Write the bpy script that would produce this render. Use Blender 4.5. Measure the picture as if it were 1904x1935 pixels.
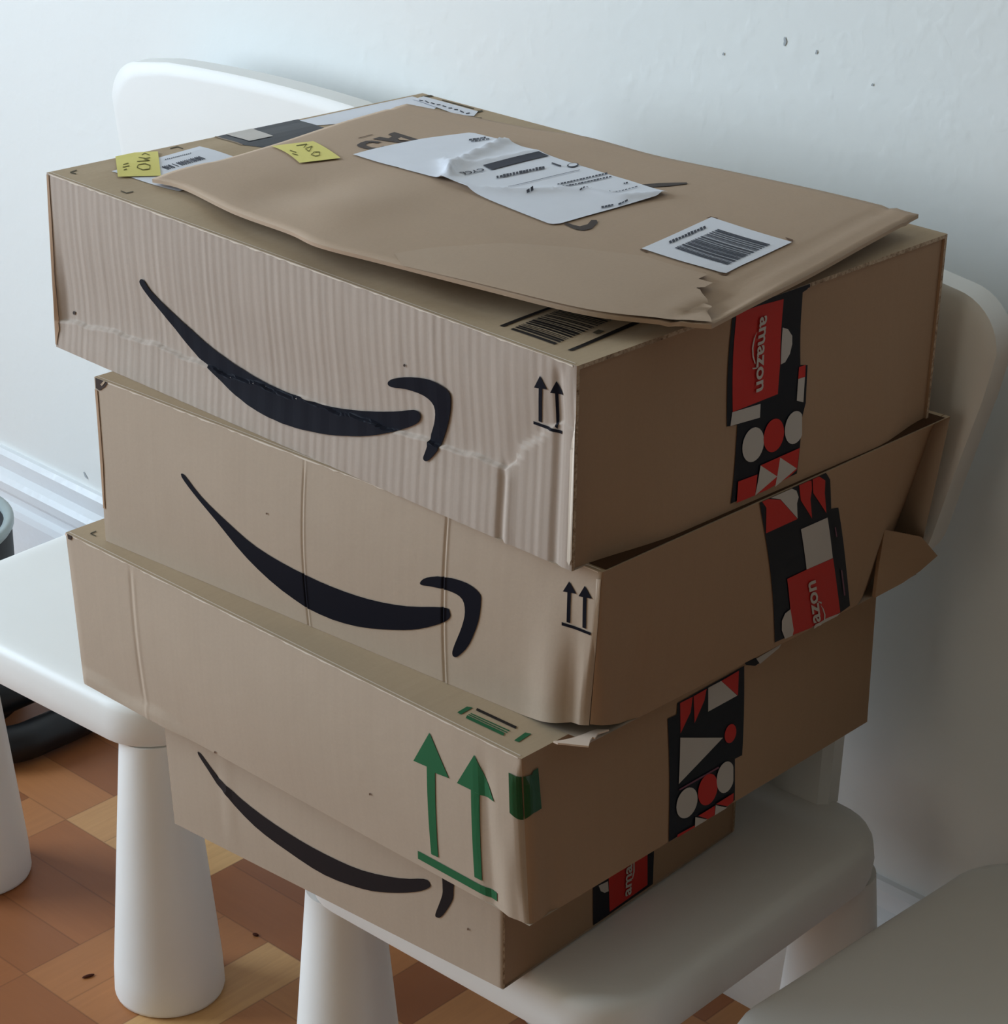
import bpy, bmesh, math, random
from mathutils import Vector, Matrix
from mathutils.geometry import tessellate_polygon

# ======================= camera, world, light, exposure =======================
for o in list(bpy.data.objects): bpy.data.objects.remove(o)
SC = bpy.context.scene
COL = SC.collection
cam_d = bpy.data.cameras.new('camera'); cam = bpy.data.objects.new('camera', cam_d); COL.objects.link(cam)
cam_d.sensor_fit = 'HORIZONTAL'; cam_d.sensor_width = 36.0; cam_d.lens = 81.349
cam_d.clip_start = .02; cam_d.clip_end = 30
_R = (0.705434, 0.708765, 0.003983); _U = (-0.295365, 0.288859, 0.91067); _F = (-0.6443, 0.643594, -0.413115)
cam.matrix_world = Matrix(((_R[0], _U[0], -_F[0], 1.07234), (_R[1], _U[1], -_F[1], -1.33535), (_R[2], _U[2], -_F[2], 1.21992), (0, 0, 0, 1)))
SC.camera = cam
w = bpy.data.worlds.new('world'); SC.world = w; w.use_nodes = True
w.node_tree.nodes['Background'].inputs[0].default_value = (.75, .87, 1, 1)
w.node_tree.nodes['Background'].inputs[1].default_value = .3
vs = SC.view_settings
vs.view_transform = 'Standard'; vs.look = 'None'; vs.gamma = 1; vs.use_curve_mapping = False
vs.exposure = 0.0
def area(name, loc, target, sx, sy, power, color):
    l = bpy.data.lights.new(name, 'AREA'); l.shape = 'RECTANGLE'; l.size = sx; l.size_y = sy; l.energy = power; l.color = color
    o = bpy.data.objects.new(name, l); COL.objects.link(o); o.location = loc
    o.rotation_euler = (Vector(target)-Vector(loc)).to_track_quat('-Z', 'Y').to_euler()
    return o
# daylight entering by the window in the left wall
WIN = dict(x=-2.2, y0=-2.75, y1=-.95, z0=.5, z1=2.3)
area('window_daylight', (WIN['x']-.12, (WIN['y0']+WIN['y1'])/2, (WIN['z0']+WIN['z1'])/2), (5, (WIN['y0']+WIN['y1'])/2, (WIN['z0']+WIN['z1'])/2),
     WIN['y1']-WIN['y0'], WIN['z1']-WIN['z0'], 127, (0.68, 0.84, 1.0))
# weak warm fill light added behind the camera to lift the lower-right wall
FILL = dict(x0=.1, x1=1.1, z0=.75, z1=2.15, y=-3.6)
area('fill_light', ((FILL['x0']+FILL['x1'])/2, FILL['y']-.12, (FILL['z0']+FILL['z1'])/2), ((FILL['x0']+FILL['x1'])/2, 5, (FILL['z0']+FILL['z1'])/2),
     FILL['x1']-FILL['x0'], FILL['z1']-FILL['z0'], 8, (1.0, .90, .72))

# ======================= measured outlines =======================
BOXES = {'A':{'TFL':(-0.26554,-0.45795,0.7716),'TFR':(0.26261,-0.46971,0.7716),'TBR':(0.2639,-0.11904,0.7716),'TBL':(-0.24837,-0.11047,0.7716),'FL':(-0.26203,-0.46418,0.6431),'FR':(0.25943,-0.46759,0.6431),'BR':(0.26413,-0.12345,0.6431),'BL':(-0.25733,-0.12004,0.6431)},'B':{'TFL':(-0.19276,-0.48006,0.6429),'TFR':(0.27235,-0.45581,0.6429),'TBR':(0.2727,-0.10986,0.6429),'FL':(-0.18623,-0.48508,0.5191),'FR':(0.25722,-0.44645,0.5191),'TBL':(-0.19242,-0.13411,0.6429),'BR':(0.25755,-0.11088,0.5191),'BL':(-0.1859,-0.14951,0.5191)},'C':{'TFL':(-0.219,-0.49716,0.5189),'TFR':(0.24115,-0.4893,0.5189),'FL':(-0.21374,-0.49567,0.3971),'FR':(0.24381,-0.48371,0.3971),'BR':(0.23593,-0.12536,0.3971),'BL':(-0.22162,-0.13732,0.3971),'TBR':(0.23493,-0.12536,0.5189),'TBL':(-0.22522,-0.13322,0.5189)},'D':{'FL':(-0.13381,-0.47823,0.3002),'FR':(0.1853,-0.44832,0.3002),'BR':(0.1673,-0.18654,0.3002),'BL':(-0.15182,-0.21646,0.3002),'TFL':(-0.13981,-0.47823,0.3969),'TFR':(0.1853,-0.44832,0.3969),'TBR':(0.1673,-0.18654,0.3969),'TBL':(-0.15182,-0.21646,0.3969)}}
MAILER = {'f':[(-0.18947,-0.42242,0.7756),(-0.15178,-0.42448,0.7786),(-0.07279,-0.44371,0.7826),(-0.00382,-0.45396,0.7866),(0.03219,-0.46062,0.7876),(0.08608,-0.45625,0.7886),(0.1591,-0.4468,0.7886),(0.2301,-0.43138,0.7866),(0.26681,-0.40884,0.7846),(0.2921,-0.39035,0.7836)],'b':[(-0.21476,-0.15858,0.7776),(-0.14178,-0.15107,0.7786),(-0.08075,-0.14756,0.7806),(-0.03906,-0.13982,0.7816),(0.03216,-0.14662,0.7836),(0.09794,-0.14539,0.7856),(0.17894,-0.14042,0.7866),(0.25126,-0.1355,0.7856)],'l':[(-0.18947,-0.42242,0.7756),(-0.19268,-0.40016,0.7766),(-0.19066,-0.37779,0.7776),(-0.18888,-0.36209,0.7776),(-0.19541,-0.30348,0.7776),(-0.20802,-0.22991,0.7776),(-0.21476,-0.15858,0.7776)],'r':[(0.2921,-0.39035,0.7836),(0.2839,-0.33986,0.7836),(0.27445,-0.27562,0.7836),(0.26219,-0.20394,0.7846),(0.25126,-0.1355,0.7856)]}
CREASE_TAB = [(0,0.1456),(0.0077,0.1456),(0.0272,0.17),(0.1098,0.21),(0.2299,0.2464),(0.3326,0.2455),(0.4204,0.2563),(0.5148,0.2779),(0.6354,0.3075),(0.7485,0.3343),(0.8384,0.36),(0.8874,0.3596),(0.9039,0.4281),(0.9137,0.5028),(0.9348,0.5558),(0.9566,0.6441),(0.9746,0.6951),(1,0.6951)]
DECALS = {
 'A': [
  ['Afront','ink_navy',0.0009,[[0.2011,0.5784],[0.203,0.588],[0.2064,0.5962],[0.2105,0.5969],[0.2143,0.5863],[0.2186,0.5678],[0.2254,0.5465],[0.2365,0.5235],[0.2515,0.4999],[0.2656,0.4749],[0.2811,0.4528],[0.2964,0.4303],[0.3104,0.4097],[0.3225,0.3933],[0.3327,0.3774],[0.3455,0.3621],[0.3626,0.3462],[0.3815,0.3295],[0.4011,0.3153],[0.4208,0.3039],[0.4405,0.2936],[0.4616,0.2881],[0.4825,0.2842],[0.5045,0.2848],[0.5276,0.291],[0.5457,0.2923],[0.5632,0.296],[0.5816,0.3041],[0.6025,0.3189],[0.6228,0.3353],[0.6431,0.3546],[0.6622,0.3746],[0.6808,0.3963],[0.6973,0.4168],[0.7118,0.4373],[0.7239,0.4556],[0.7336,0.4691],[0.7394,0.4731],[0.7421,0.4705],[0.7437,0.4647],[0.7449,0.4562],[0.745,0.4447],[0.7439,0.4319],[0.7418,0.4191],[0.7383,0.4049],[0.7319,0.3868],[0.7218,0.3629],[0.7096,0.3369],[0.7004,0.3191],[0.6878,0.2961],[0.6733,0.2712],[0.6577,0.2468],[0.6431,0.2273],[0.628,0.2094],[0.6127,0.1928],[0.5985,0.1781],[0.5836,0.1637],[0.5669,0.1524],[0.5443,0.1384],[0.5191,0.1261],[0.4945,0.1206],[0.4705,0.1212],[0.4468,0.128],[0.4244,0.142],[0.4021,0.1628],[0.3808,0.1902],[0.3615,0.221],[0.3416,0.2488],[0.3188,0.2715],[0.3025,0.3034],[0.2889,0.3367],[0.2755,0.3681],[0.2626,0.4002],[0.2489,0.4345],[0.2342,0.467],[0.2231,0.4964],[0.2154,0.5179],[0.2098,0.5336],[0.2056,0.5472],[0.2026,0.5595],[0.2011,0.5697]]],
  ['Afront','ink_navy',0.0009,[[0.6907,0.5588],[0.6924,0.5687],[0.6962,0.5811],[0.7023,0.5948],[0.7112,0.6098],[0.7219,0.6251],[0.7337,0.6395],[0.7454,0.651],[0.7571,0.6592],[0.7686,0.6641],[0.7792,0.6626],[0.7885,0.6551],[0.7954,0.6442],[0.7989,0.6308],[0.7998,0.6133],[0.7995,0.5898],[0.7985,0.5586],[0.7963,0.5214],[0.7932,0.481],[0.789,0.4362],[0.7841,0.3888],[0.7791,0.3464],[0.7794,0.3233],[0.7734,0.2921],[0.7681,0.2676],[0.7644,0.2522],[0.7615,0.244],[0.7591,0.24],[0.757,0.2398],[0.7553,0.2438],[0.7545,0.2506],[0.7548,0.2585],[0.7559,0.2691],[0.7577,0.287],[0.7605,0.3166],[0.7602,0.3451],[0.7617,0.3764],[0.7649,0.4074],[0.7679,0.4364],[0.7699,0.4638],[0.7712,0.4902],[0.7714,0.5149],[0.7699,0.5351],[0.766,0.5496],[0.7602,0.5598],[0.7532,0.5667],[0.7445,0.5698],[0.7337,0.568],[0.7231,0.5638],[0.7136,0.5577],[0.7044,0.5494],[0.6969,0.5442],[0.6926,0.5455],[0.6907,0.551]]],
  ['Afront','ink_navy',0.00045,[[0.9453,0.8926],[0.9352,0.8229],[0.9551,0.8374]]],
  ['Afront','ink_navy',0.00045,[[0.9427,0.8345],[0.948,0.8358],[0.9441,0.6613],[0.9392,0.6618]]],
  ['Afront','ink_navy',0.00045,[[0.9676,0.8899],[0.9594,0.8256],[0.9769,0.8336]]],
  ['Afront','ink_navy',0.00045,[[0.9655,0.8316],[0.969,0.8294],[0.9682,0.6596],[0.9649,0.667]]],
  ['Afront','ink_navy',0.00045,[[0.9313,0.6522],[0.9741,0.6566],[0.9743,0.6416],[0.931,0.6373]]],
  ['Afront','kraft_end',0.0006,[[0.0011,0.9921],[0.0062,0.9905],[0.0071,0.7263],[0.0053,0.4215],[0.0074,0.1764],[0.0094,0.1116],[0.0028,0.0124],[-0.0021,0.0196],[-0.0007,0.4776]]],  # left flap edge, its shade put in as browner colour
  ['Afront','ink_brown',0.0006,[[0.0395,0.232],[0.0393,0.2295],[0.039,0.2269],[0.0386,0.2244],[0.038,0.2221],[0.0373,0.2201],[0.0366,0.2186],[0.0359,0.2175],[0.0351,0.217],[0.0345,0.2172],[0.0339,0.2178],[0.0334,0.2191],[0.0331,0.2208],[0.0329,0.2229],[0.0329,0.2252],[0.033,0.2278],[0.0333,0.2304],[0.0338,0.2329],[0.0344,0.2352],[0.035,0.2372],[0.0357,0.2387],[0.0365,0.2398],[0.0372,0.2402],[0.0379,0.2401],[0.0385,0.2395],[0.0389,0.2382],[0.0393,0.2365],[0.0395,0.2344]]],
  ['Afront','ink_brown',0.0006,[[0.7245,0.6884],[0.7245,0.6866],[0.7243,0.6848],[0.724,0.6831],[0.7237,0.6815],[0.7233,0.6802],[0.7229,0.6792],[0.7225,0.6785],[0.7221,0.6782],[0.7217,0.6784],[0.7214,0.6789],[0.7211,0.6798],[0.7209,0.681],[0.7208,0.6825],[0.7208,0.6842],[0.7209,0.686],[0.7211,0.6878],[0.7213,0.6895],[0.7217,0.6911],[0.722,0.6924],[0.7224,0.6934],[0.7228,0.6941],[0.7233,0.6944],[0.7236,0.6942],[0.724,0.6937],[0.7242,0.6928],[0.7244,0.6916],[0.7245,0.6901]]],
  ['Afront','ink_brown',0.0006,[[0.7922,0.6053],[0.7922,0.604],[0.792,0.6026],[0.7919,0.6013],[0.7916,0.6001],[0.7914,0.5991],[0.7911,0.5984],[0.7908,0.5979],[0.7905,0.5977],[0.7902,0.5978],[0.79,0.5982],[0.7898,0.5989],[0.7896,0.5998],[0.7896,0.6009],[0.7896,0.6022],[0.7896,0.6035],[0.7898,0.6049],[0.7899,0.6062],[0.7902,0.6073],[0.7904,0.6083],[0.7907,0.6091],[0.791,0.6096],[0.7913,0.6098],[0.7916,0.6097],[0.7918,0.6093],[0.792,0.6086],[0.7922,0.6077],[0.7922,0.6066]]],
  ['Afront','fold_worn',0.0006,[[1.2298,1.0027],[1.0112,0.9877],[1.0102,0.4657],[1.0115,0.2046],[0.9965,0.0271],[0.9931,0.044],[0.9929,0.2028],[0.9905,0.5879]]],
  ['Atop','ink_black',0.0004,[[0.8723,0.0385],[0.9385,0.0418],[0.938,0.0501],[0.8719,0.0458]]],
  ['Atop','ink_black',0.0004,[[0.8717,0.0498],[0.9377,0.0547],[0.9373,0.0602],[0.8715,0.0547]]],
  ['Atop','ink_black',0.0004,[[0.8714,0.0566],[0.9372,0.0624],[0.9368,0.068],[0.8711,0.0615]]],
  ['Atop','ink_black',0.0004,[[0.871,0.0644],[0.9366,0.0713],[0.9364,0.0735],[0.8709,0.0664]]],
  ['Atop','ink_black',0.0004,[[0.8707,0.0693],[0.9362,0.0769],[0.9361,0.0791],[0.8706,0.0713]]],
  ['Atop','ink_black',0.0004,[[0.8704,0.0754],[0.9358,0.0837],[0.9354,0.0893],[0.8702,0.0803]]],
  ['Atop','ink_black',0.0004,[[0.87,0.0833],[0.9352,0.0927],[0.9348,0.0983],[0.8698,0.0882]]],
  ['Atop','ink_black',0.0004,[[0.8697,0.0902],[0.9347,0.1006],[0.9341,0.109],[0.8693,0.0976]]],
  ['Atop','ink_black',0.0004,[[0.8691,0.1005],[0.9339,0.1124],[0.9338,0.1146],[0.869,0.1025]]],
  ['Atop','ink_black',0.0004,[[0.8689,0.1055],[0.9336,0.118],[0.9332,0.1237],[0.8686,0.1105]]],
  ['Atop','ink_black',0.0004,[[0.8684,0.1146],[0.9329,0.1284],[0.9327,0.1318],[0.8682,0.1176]]],
  ['Atop','ink_black',0.0004,[[0.8679,0.1234],[0.9322,0.1385],[0.932,0.1419],[0.8678,0.1264]]],
  ['Atop','ink_black',0.0004,[[0.8677,0.1284],[0.9319,0.1442],[0.9316,0.1476],[0.8675,0.1314]]],
  ['Atop','ink_black',0.0004,[[0.8672,0.1373],[0.9312,0.1543],[0.931,0.1578],[0.8671,0.1403]]],
  ['Atop','ink_black',0.0004,[[0.8669,0.1433],[0.9307,0.1612],[0.9306,0.1635],[0.8668,0.1453]]],
  ['Atop','ink_black',0.0004,[[0.8667,0.1474],[0.9304,0.1658],[0.9302,0.1693],[0.8666,0.1504]]],
  ['Atop','ink_black',0.0004,[[0.8664,0.1534],[0.93,0.1727],[0.9298,0.1762],[0.8662,0.1564]]],
  ['Atop','ink_black',0.0004,[[0.8661,0.1595],[0.9295,0.1797],[0.9292,0.1855],[0.8658,0.1645]]],
  ['Atop','ink_black',0.0004,[[0.8656,0.1688],[0.9289,0.1903],[0.9286,0.1938],[0.8654,0.1718]]],
  ['Atop','ink_black',0.0004,[[0.8653,0.1749],[0.9284,0.1973],[0.9282,0.2008],[0.8651,0.1779]]],
  ['Atop','ink_black',0.0004,[[0.865,0.181],[0.9279,0.2043],[0.9276,0.2102],[0.8647,0.1861]]],
  ['Atop','ink_black',0.0004,[[0.8645,0.1904],[0.9272,0.215],[0.9271,0.2174],[0.8644,0.1924]]],
  ['Atop','ink_black',0.0004,[[0.8642,0.1967],[0.9268,0.2223],[0.9264,0.2282],[0.8639,0.2018]]],
  ['Atop','ink_black',0.0004,[[0.8553,0.0375],[0.8472,0.2184],[0.8527,0.2231],[0.8614,0.0397]]],
  ['Atop','ink_black',0.0004,[[0.9597,0.0399],[0.9468,0.23],[0.9543,0.2331],[0.9648,0.0431]]],
  ['Atop','ink_olive',0.0004,[[0.9411,0.1275],[0.9391,0.1447],[0.946,0.1483],[0.9472,0.1281]]],
  ['Atop','ink_olive',0.0004,[[0.0169,0.0543],[0.0203,0.0352],[0.0243,0.0319],[0.021,0.051]]],
  ['Atop','ink_olive',0.0004,[[0.0241,0.0315],[0.0367,0.0333],[0.0331,0.0375],[0.0205,0.0357]]],
  ['Atop','ink_olive',0.0004,[[0.1406,0.0319],[0.1536,0.0315],[0.1505,0.0356],[0.1375,0.036]]],
  ['Atop','ink_olive',0.0004,[[0.1539,0.0319],[0.1534,0.0491],[0.1496,0.0525],[0.1502,0.0352]]],
  ['Atop','ink_olive',0.0004,[[0.0133,0.2882],[0.0118,0.3079],[0.0076,0.3119],[0.009,0.2921]]],
  ['Atop','ink_olive',0.0004,[[0.0114,0.3075],[0.0271,0.3048],[0.0237,0.3095],[0.008,0.3122]]],
  ['Atop','ink_olive',0.0004,[[0.0243,0.9659],[0.0279,0.997],[0.0201,1.0065],[0.0165,0.9752]]],
  ['Atop','ink_olive',0.0004,[[0.0573,0.9839],[0.1286,0.9844],[0.1251,0.9898],[0.0537,0.9893]]],
  ['Atop','ink_olive',0.0004,[[0.061,0.968],[0.1285,0.9702],[0.125,0.9755],[0.0574,0.9734]]],
  ['Atop','ink_olive',0.0004,[[0.146,0.9584],[0.1488,0.984],[0.1415,0.9931],[0.1388,0.9674]]],
  ['Atop','ink_olive',0.0004,[[0.1613,0.9309],[0.177,0.9426],[0.1725,0.9491],[0.1568,0.9373]]],
 ],
 'B': [
  ['Bfront','ink_navy',0.00045,[[0.1998,0.6102],[0.1983,0.6245],[0.2005,0.6331],[0.2062,0.6296],[0.2156,0.608],[0.2285,0.5744],[0.2435,0.5409],[0.2604,0.5114],[0.2793,0.4822],[0.2991,0.4537],[0.3191,0.4249],[0.3399,0.3967],[0.3626,0.373],[0.388,0.3552],[0.4152,0.3418],[0.4421,0.3316],[0.4683,0.3247],[0.4939,0.32],[0.5195,0.319],[0.5449,0.321],[0.57,0.3261],[0.5949,0.335],[0.6196,0.348],[0.644,0.3647],[0.6681,0.3851],[0.6941,0.4142],[0.7197,0.4466],[0.7383,0.4674],[0.7463,0.469],[0.7477,0.4595],[0.7481,0.4485],[0.7493,0.4396],[0.7495,0.4294],[0.7481,0.417],[0.7453,0.403],[0.7412,0.3878],[0.7329,0.3649],[0.7218,0.3387],[0.7069,0.3065],[0.6912,0.2764],[0.6761,0.2513],[0.6601,0.2284],[0.6414,0.2051],[0.618,0.1784],[0.5917,0.1511],[0.5652,0.1296],[0.5397,0.1158],[0.5142,0.1081],[0.4886,0.1087],[0.4613,0.1155],[0.4366,0.1372],[0.4111,0.1625],[0.3864,0.1949],[0.3622,0.2339],[0.3391,0.277],[0.3169,0.3261],[0.2957,0.3791],[0.276,0.4274],[0.2576,0.4686],[0.2408,0.5055],[0.2265,0.5381],[0.2147,0.5669],[0.2054,0.5915]]],
  ['Bfront','ink_navy',0.00045,[[0.6939,0.5618],[0.696,0.5728],[0.6996,0.5863],[0.7054,0.6005],[0.7141,0.6162],[0.7251,0.6325],[0.7354,0.641],[0.7503,0.6534],[0.7646,0.6581],[0.7769,0.6581],[0.7866,0.6522],[0.7944,0.6416],[0.8,0.629],[0.8028,0.617],[0.8035,0.603],[0.8034,0.5811],[0.8032,0.548],[0.8021,0.5068],[0.7998,0.4615],[0.7956,0.4098],[0.7899,0.3536],[0.7839,0.3043],[0.7775,0.2658],[0.7708,0.2346],[0.7651,0.2112],[0.7611,0.197],[0.7583,0.1909],[0.7561,0.1893],[0.7541,0.1909],[0.7527,0.1969],[0.7523,0.207],[0.7527,0.2196],[0.7541,0.2362],[0.7565,0.2615],[0.7608,0.3009],[0.7661,0.3485],[0.7704,0.3919],[0.7732,0.4272],[0.7751,0.4587],[0.7758,0.487],[0.7753,0.5135],[0.7737,0.5369],[0.7705,0.5549],[0.7657,0.5661],[0.7594,0.5719],[0.7512,0.5739],[0.7402,0.5732],[0.7261,0.5653],[0.7145,0.5593],[0.7064,0.5536],[0.7003,0.548],[0.696,0.5457],[0.6936,0.548],[0.693,0.5536]]],
  ['Bfront','ink_navy',0.00045,[[0.9497,0.8861],[0.9409,0.8174],[0.9625,0.8315]]],
  ['Bfront','ink_navy',0.00045,[[0.9481,0.8298],[0.9537,0.831],[0.9564,0.6513],[0.9511,0.6516]]],
  ['Bfront','ink_navy',0.00045,[[0.9753,0.8946],[0.9666,0.8235],[0.9882,0.8373]]],
  ['Bfront','ink_navy',0.00045,[[0.9738,0.8331],[0.9796,0.8327],[0.9825,0.6503],[0.9768,0.652]]],
  ['Bfront','ink_navy',0.00045,[[0.9435,0.6428],[0.9912,0.6399],[0.9907,0.623],[0.944,0.6246]]],
  ['Bfront','ink_brown',0.0005,[[0.0038,1.0005],[0.0235,1.0379],[0.0374,1.0481],[0.0354,1.0089],[0.0258,0.9654],[0.0124,0.9306],[0.0037,0.9378]]],  # dark inside of the open corner, painted flat on the front
  ['Bfront','board_edge',0.0008,[[0.0272,1.0352],[0.0322,1.0369],[0.0276,0.9952],[0.0195,0.9655],[0.0158,0.9714],[0.0239,0.9979]]],
  ['Bfront','kraft_end',0.0006,[[0.0005,0.9281],[0.0073,0.9256],[0.0093,0.7322],[0.0104,0.4773],[0.006,0.2118],[0.0006,0.2051],[0.0039,0.5671]]],  # side-flap edge strip, shade put into its brown
  ['Bfront','ink_faint',0.0006,[[0.8364,-0.1473],[0.8361,-0.1513],[0.8352,-0.1548],[0.8341,-0.1564],[0.8332,-0.1555],[0.8329,-0.1525],[0.8332,-0.1484],[0.8341,-0.1449],[0.8352,-0.1433],[0.8361,-0.1442]]],
  ['Bfront','ink_faint',0.0006,[[0.5434,-0.1594],[0.5429,-0.1637],[0.5418,-0.1674],[0.5406,-0.169],[0.5396,-0.1681],[0.5393,-0.1648],[0.5398,-0.1606],[0.5409,-0.1569],[0.5422,-0.1552],[0.5431,-0.1562]]],
  ['Bfront','ink_faint',0.0006,[[0.3908,0.6051],[0.3904,0.6013],[0.3894,0.5981],[0.3881,0.5967],[0.3871,0.5976],[0.3868,0.6005],[0.3872,0.6042],[0.3882,0.6074],[0.3895,0.6088],[0.3905,0.6079]]],
  ['Bfront','fold_worn',0.0006,[[0.9925,0.9576],[1.0315,0.9837],[1.0149,0.9634],[1.0494,0.6831],[1.0131,0.3024],[1.0165,-0.0139],[1.009,-0.0008],[1.0048,0.308],[0.995,0.6285],[0.9956,0.7885]]],
  ['Btop','flute_dark',0.0004,[[0.955,0.012],[0.9985,0.012],[0.9985,0.985],[0.955,0.985]]],  # shade in the gap beside box A, painted as a dark strip
 ],
 'D': [
  ['Dfront','ink_grey',0.00045,[[0.111,0.7464],[0.1096,0.7626],[0.1122,0.7709],[0.1203,0.7626],[0.1349,0.7281],[0.1551,0.6771],[0.1772,0.6232],[0.2081,0.5909],[0.24,0.5536],[0.2747,0.5219],[0.3123,0.4952],[0.3523,0.473],[0.3917,0.4553],[0.4296,0.4424],[0.4669,0.4341],[0.5042,0.4304],[0.5415,0.4301],[0.5786,0.4344],[0.6154,0.4464],[0.6533,0.4695],[0.6908,0.4999],[0.7234,0.5304],[0.7504,0.5628],[0.7729,0.5957],[0.7897,0.6174],[0.7993,0.6215],[0.8034,0.6147],[0.8055,0.6048],[0.8076,0.5949],[0.8078,0.5819],[0.804,0.5637],[0.7954,0.5388],[0.7827,0.5084],[0.7656,0.4752],[0.7423,0.4373],[0.7143,0.3959],[0.6866,0.3587],[0.6625,0.3288],[0.6389,0.3035],[0.6112,0.2819],[0.5763,0.2614],[0.5369,0.2444],[0.4977,0.2377],[0.4598,0.246],[0.4221,0.2648],[0.3856,0.2867],[0.3508,0.3071],[0.3172,0.3306],[0.2845,0.3626],[0.2516,0.4082],[0.2195,0.4619],[0.1943,0.5218],[0.1686,0.5628],[0.1527,0.6168],[0.1384,0.6608],[0.1259,0.6963],[0.1165,0.7252]]],
  ['Dfront','ink_grey',0.00045,[[0.8412,0.752],[0.8501,0.7676],[0.8623,0.7648],[0.871,0.7506],[0.8729,0.7229],[0.8714,0.6837],[0.8698,0.6466],[0.8698,0.6178],[0.8697,0.5913],[0.8683,0.5627],[0.8645,0.5293],[0.8592,0.4937],[0.8536,0.4593],[0.8477,0.4253],[0.8413,0.3925],[0.8356,0.3674],[0.8309,0.3533],[0.8269,0.3472],[0.8238,0.3458],[0.8212,0.3456],[0.8194,0.3502],[0.8197,0.3666],[0.8234,0.4022],[0.829,0.4492],[0.8338,0.4924],[0.837,0.523],[0.8396,0.55],[0.8413,0.5855],[0.8408,0.6421],[0.8394,0.7066]]],
  ['Dfront','ink_faint',0.0006,[[0.9111,0.3752],[0.9106,0.368],[0.9093,0.3621],[0.9077,0.3598],[0.9064,0.3619],[0.906,0.3677],[0.9065,0.375],[0.9078,0.3808],[0.9094,0.3831],[0.9106,0.381]]],
 ],
 'C': [
  ['Cfront','ink_green',0.00045,[[0.8276,0.8891],[0.7946,0.6749],[0.8206,0.6798],[0.8154,0.1287],[0.8293,0.1318],[0.8364,0.6664],[0.8627,0.6756]]],
  ['Cfront','ink_green',0.00045,[[0.9128,0.889],[0.8782,0.6715],[0.9045,0.6721],[0.8998,0.1308],[0.9141,0.1313],[0.9192,0.6636],[0.947,0.6696]]],
  ['Cfront','ink_green',0.00045,[[0.7875,0.1025],[0.9406,0.098],[0.9387,0.0413],[0.7858,0.0477]]],
  ['Ctop','ink_green',0.0004,[[0.8535,0.034],[0.8516,0.0602],[0.8593,0.0646],[0.8612,0.0333]]],
  ['Ctop','ink_green',0.0004,[[0.8728,0.0305],[0.9421,0.0323],[0.9381,0.0408],[0.8686,0.0391]]],
  ['Ctop','ink_green',0.0004,[[0.8693,0.0411],[0.9403,0.0434],[0.939,0.0462],[0.8679,0.044]]],
  ['Ctop','ink_green',0.0004,[[0.8693,0.0462],[0.9394,0.0497],[0.938,0.0526],[0.8679,0.0491]]],
  ['Ctop','ink_green',0.0004,[[0.9608,0.0338],[0.9568,0.0661],[0.965,0.0701],[0.9681,0.0356]]],
  ['Ctop','ink_black',0.0004,[[0.8678,0.0615],[0.9411,0.0635],[0.9377,0.0706],[0.8642,0.0688]]],  # black line behind the green bars
  ['Ctop','ink_olive',0.0004,[[0.0301,0.0465],[0.0311,0.0315],[0.0346,0.0293],[0.0335,0.0443]]],
  ['Ctop','ink_olive',0.0004,[[0.0341,0.0287],[0.0477,0.0289],[0.0453,0.0323],[0.0317,0.0321]]],
  ['Cfront','ink_brown',0.0006,[[0.0049,1.0162],[0.0185,1.0429],[0.0253,1.0374],[0.0142,0.9693],[0.0071,0.9675]]],  # shaded hollow of the torn corner, painted on
  ['Cfront','paper_inner',0.0009,[[-0.0026,1.0037],[0.0053,1.027],[0.0091,1.0179],[0.005,0.9855],[-0.0022,0.9834]]],
  ['Cfront','ink_faint',0.0006,[[0.3388,0.0161],[0.3379,0.0093],[0.3364,0.0035],[0.3348,0.001],[0.3337,0.0027],[0.3337,0.008],[0.3346,0.0148],[0.3361,0.0206],[0.3377,0.0231],[0.3387,0.0214]]],
  ['Cfront','ink_faint',0.0006,[[0.7017,0.3245],[0.7011,0.3186],[0.6999,0.3136],[0.6987,0.3115],[0.6977,0.3131],[0.6975,0.3178],[0.6981,0.3237],[0.6993,0.3287],[0.7006,0.3308],[0.7015,0.3292]]],
 ],
 'Cpatch': [
  ['Cfront','tape_green',0.0007,[[0.9769,0.8879],[0.9987,0.8865],[0.9989,0.6262],[0.9896,0.6325],[0.9763,0.6528]]],
  ['Cright','tape_green',0.0007,[[0.0016,0.8904],[0.0206,0.8849],[0.0247,0.9011],[0.0363,0.9048],[0.0402,0.6607],[0.019,0.6567],[0.0007,0.63]]],
 ],
 'Atapetop': [
  ['Atop','tape_navy',0.0003,[[-0.0107,0.4182],[-0.0042,0.5461],[0.0009,0.64],[0.053,0.6306],[0.1018,0.6311],[0.136,0.4757],[0.0698,0.4164]]],
  ['Atop','tape_white',0.0006,[[-0.0063,0.4454],[-0.0035,0.5168],[0.0589,0.5044],[0.0583,0.442]]],
  ['Atop','tape_kraft',0.0006,[[-0.0047,0.4154],[0.0698,0.4105],[0.0658,0.4159],[-0.0089,0.4209]]],
 ],
 'Awhite': [
  ['Atop','label_white',0.0004,[[0.0085,0.6354],[0.0076,0.96],[0.0775,0.9498],[0.1216,0.8455],[0.053,0.6306]]],
 ],
 'Aclear': [
  ['Atop','label_white',0.0008,[[0.0254,0.9373],[0.0215,0.9754],[0.1453,0.9747],[0.1599,0.9424],[0.132,0.9249],[0.082,0.9283]]],
  ['Atop','ink_label',0.0011,[[0.0413,0.937],[0.0475,0.94],[0.0437,0.9453],[0.0375,0.9423]]],
  ['Atop','ink_label',0.0011,[[0.0495,0.9432],[0.0635,0.936],[0.0606,0.9411],[0.0465,0.9484]]],
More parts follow.
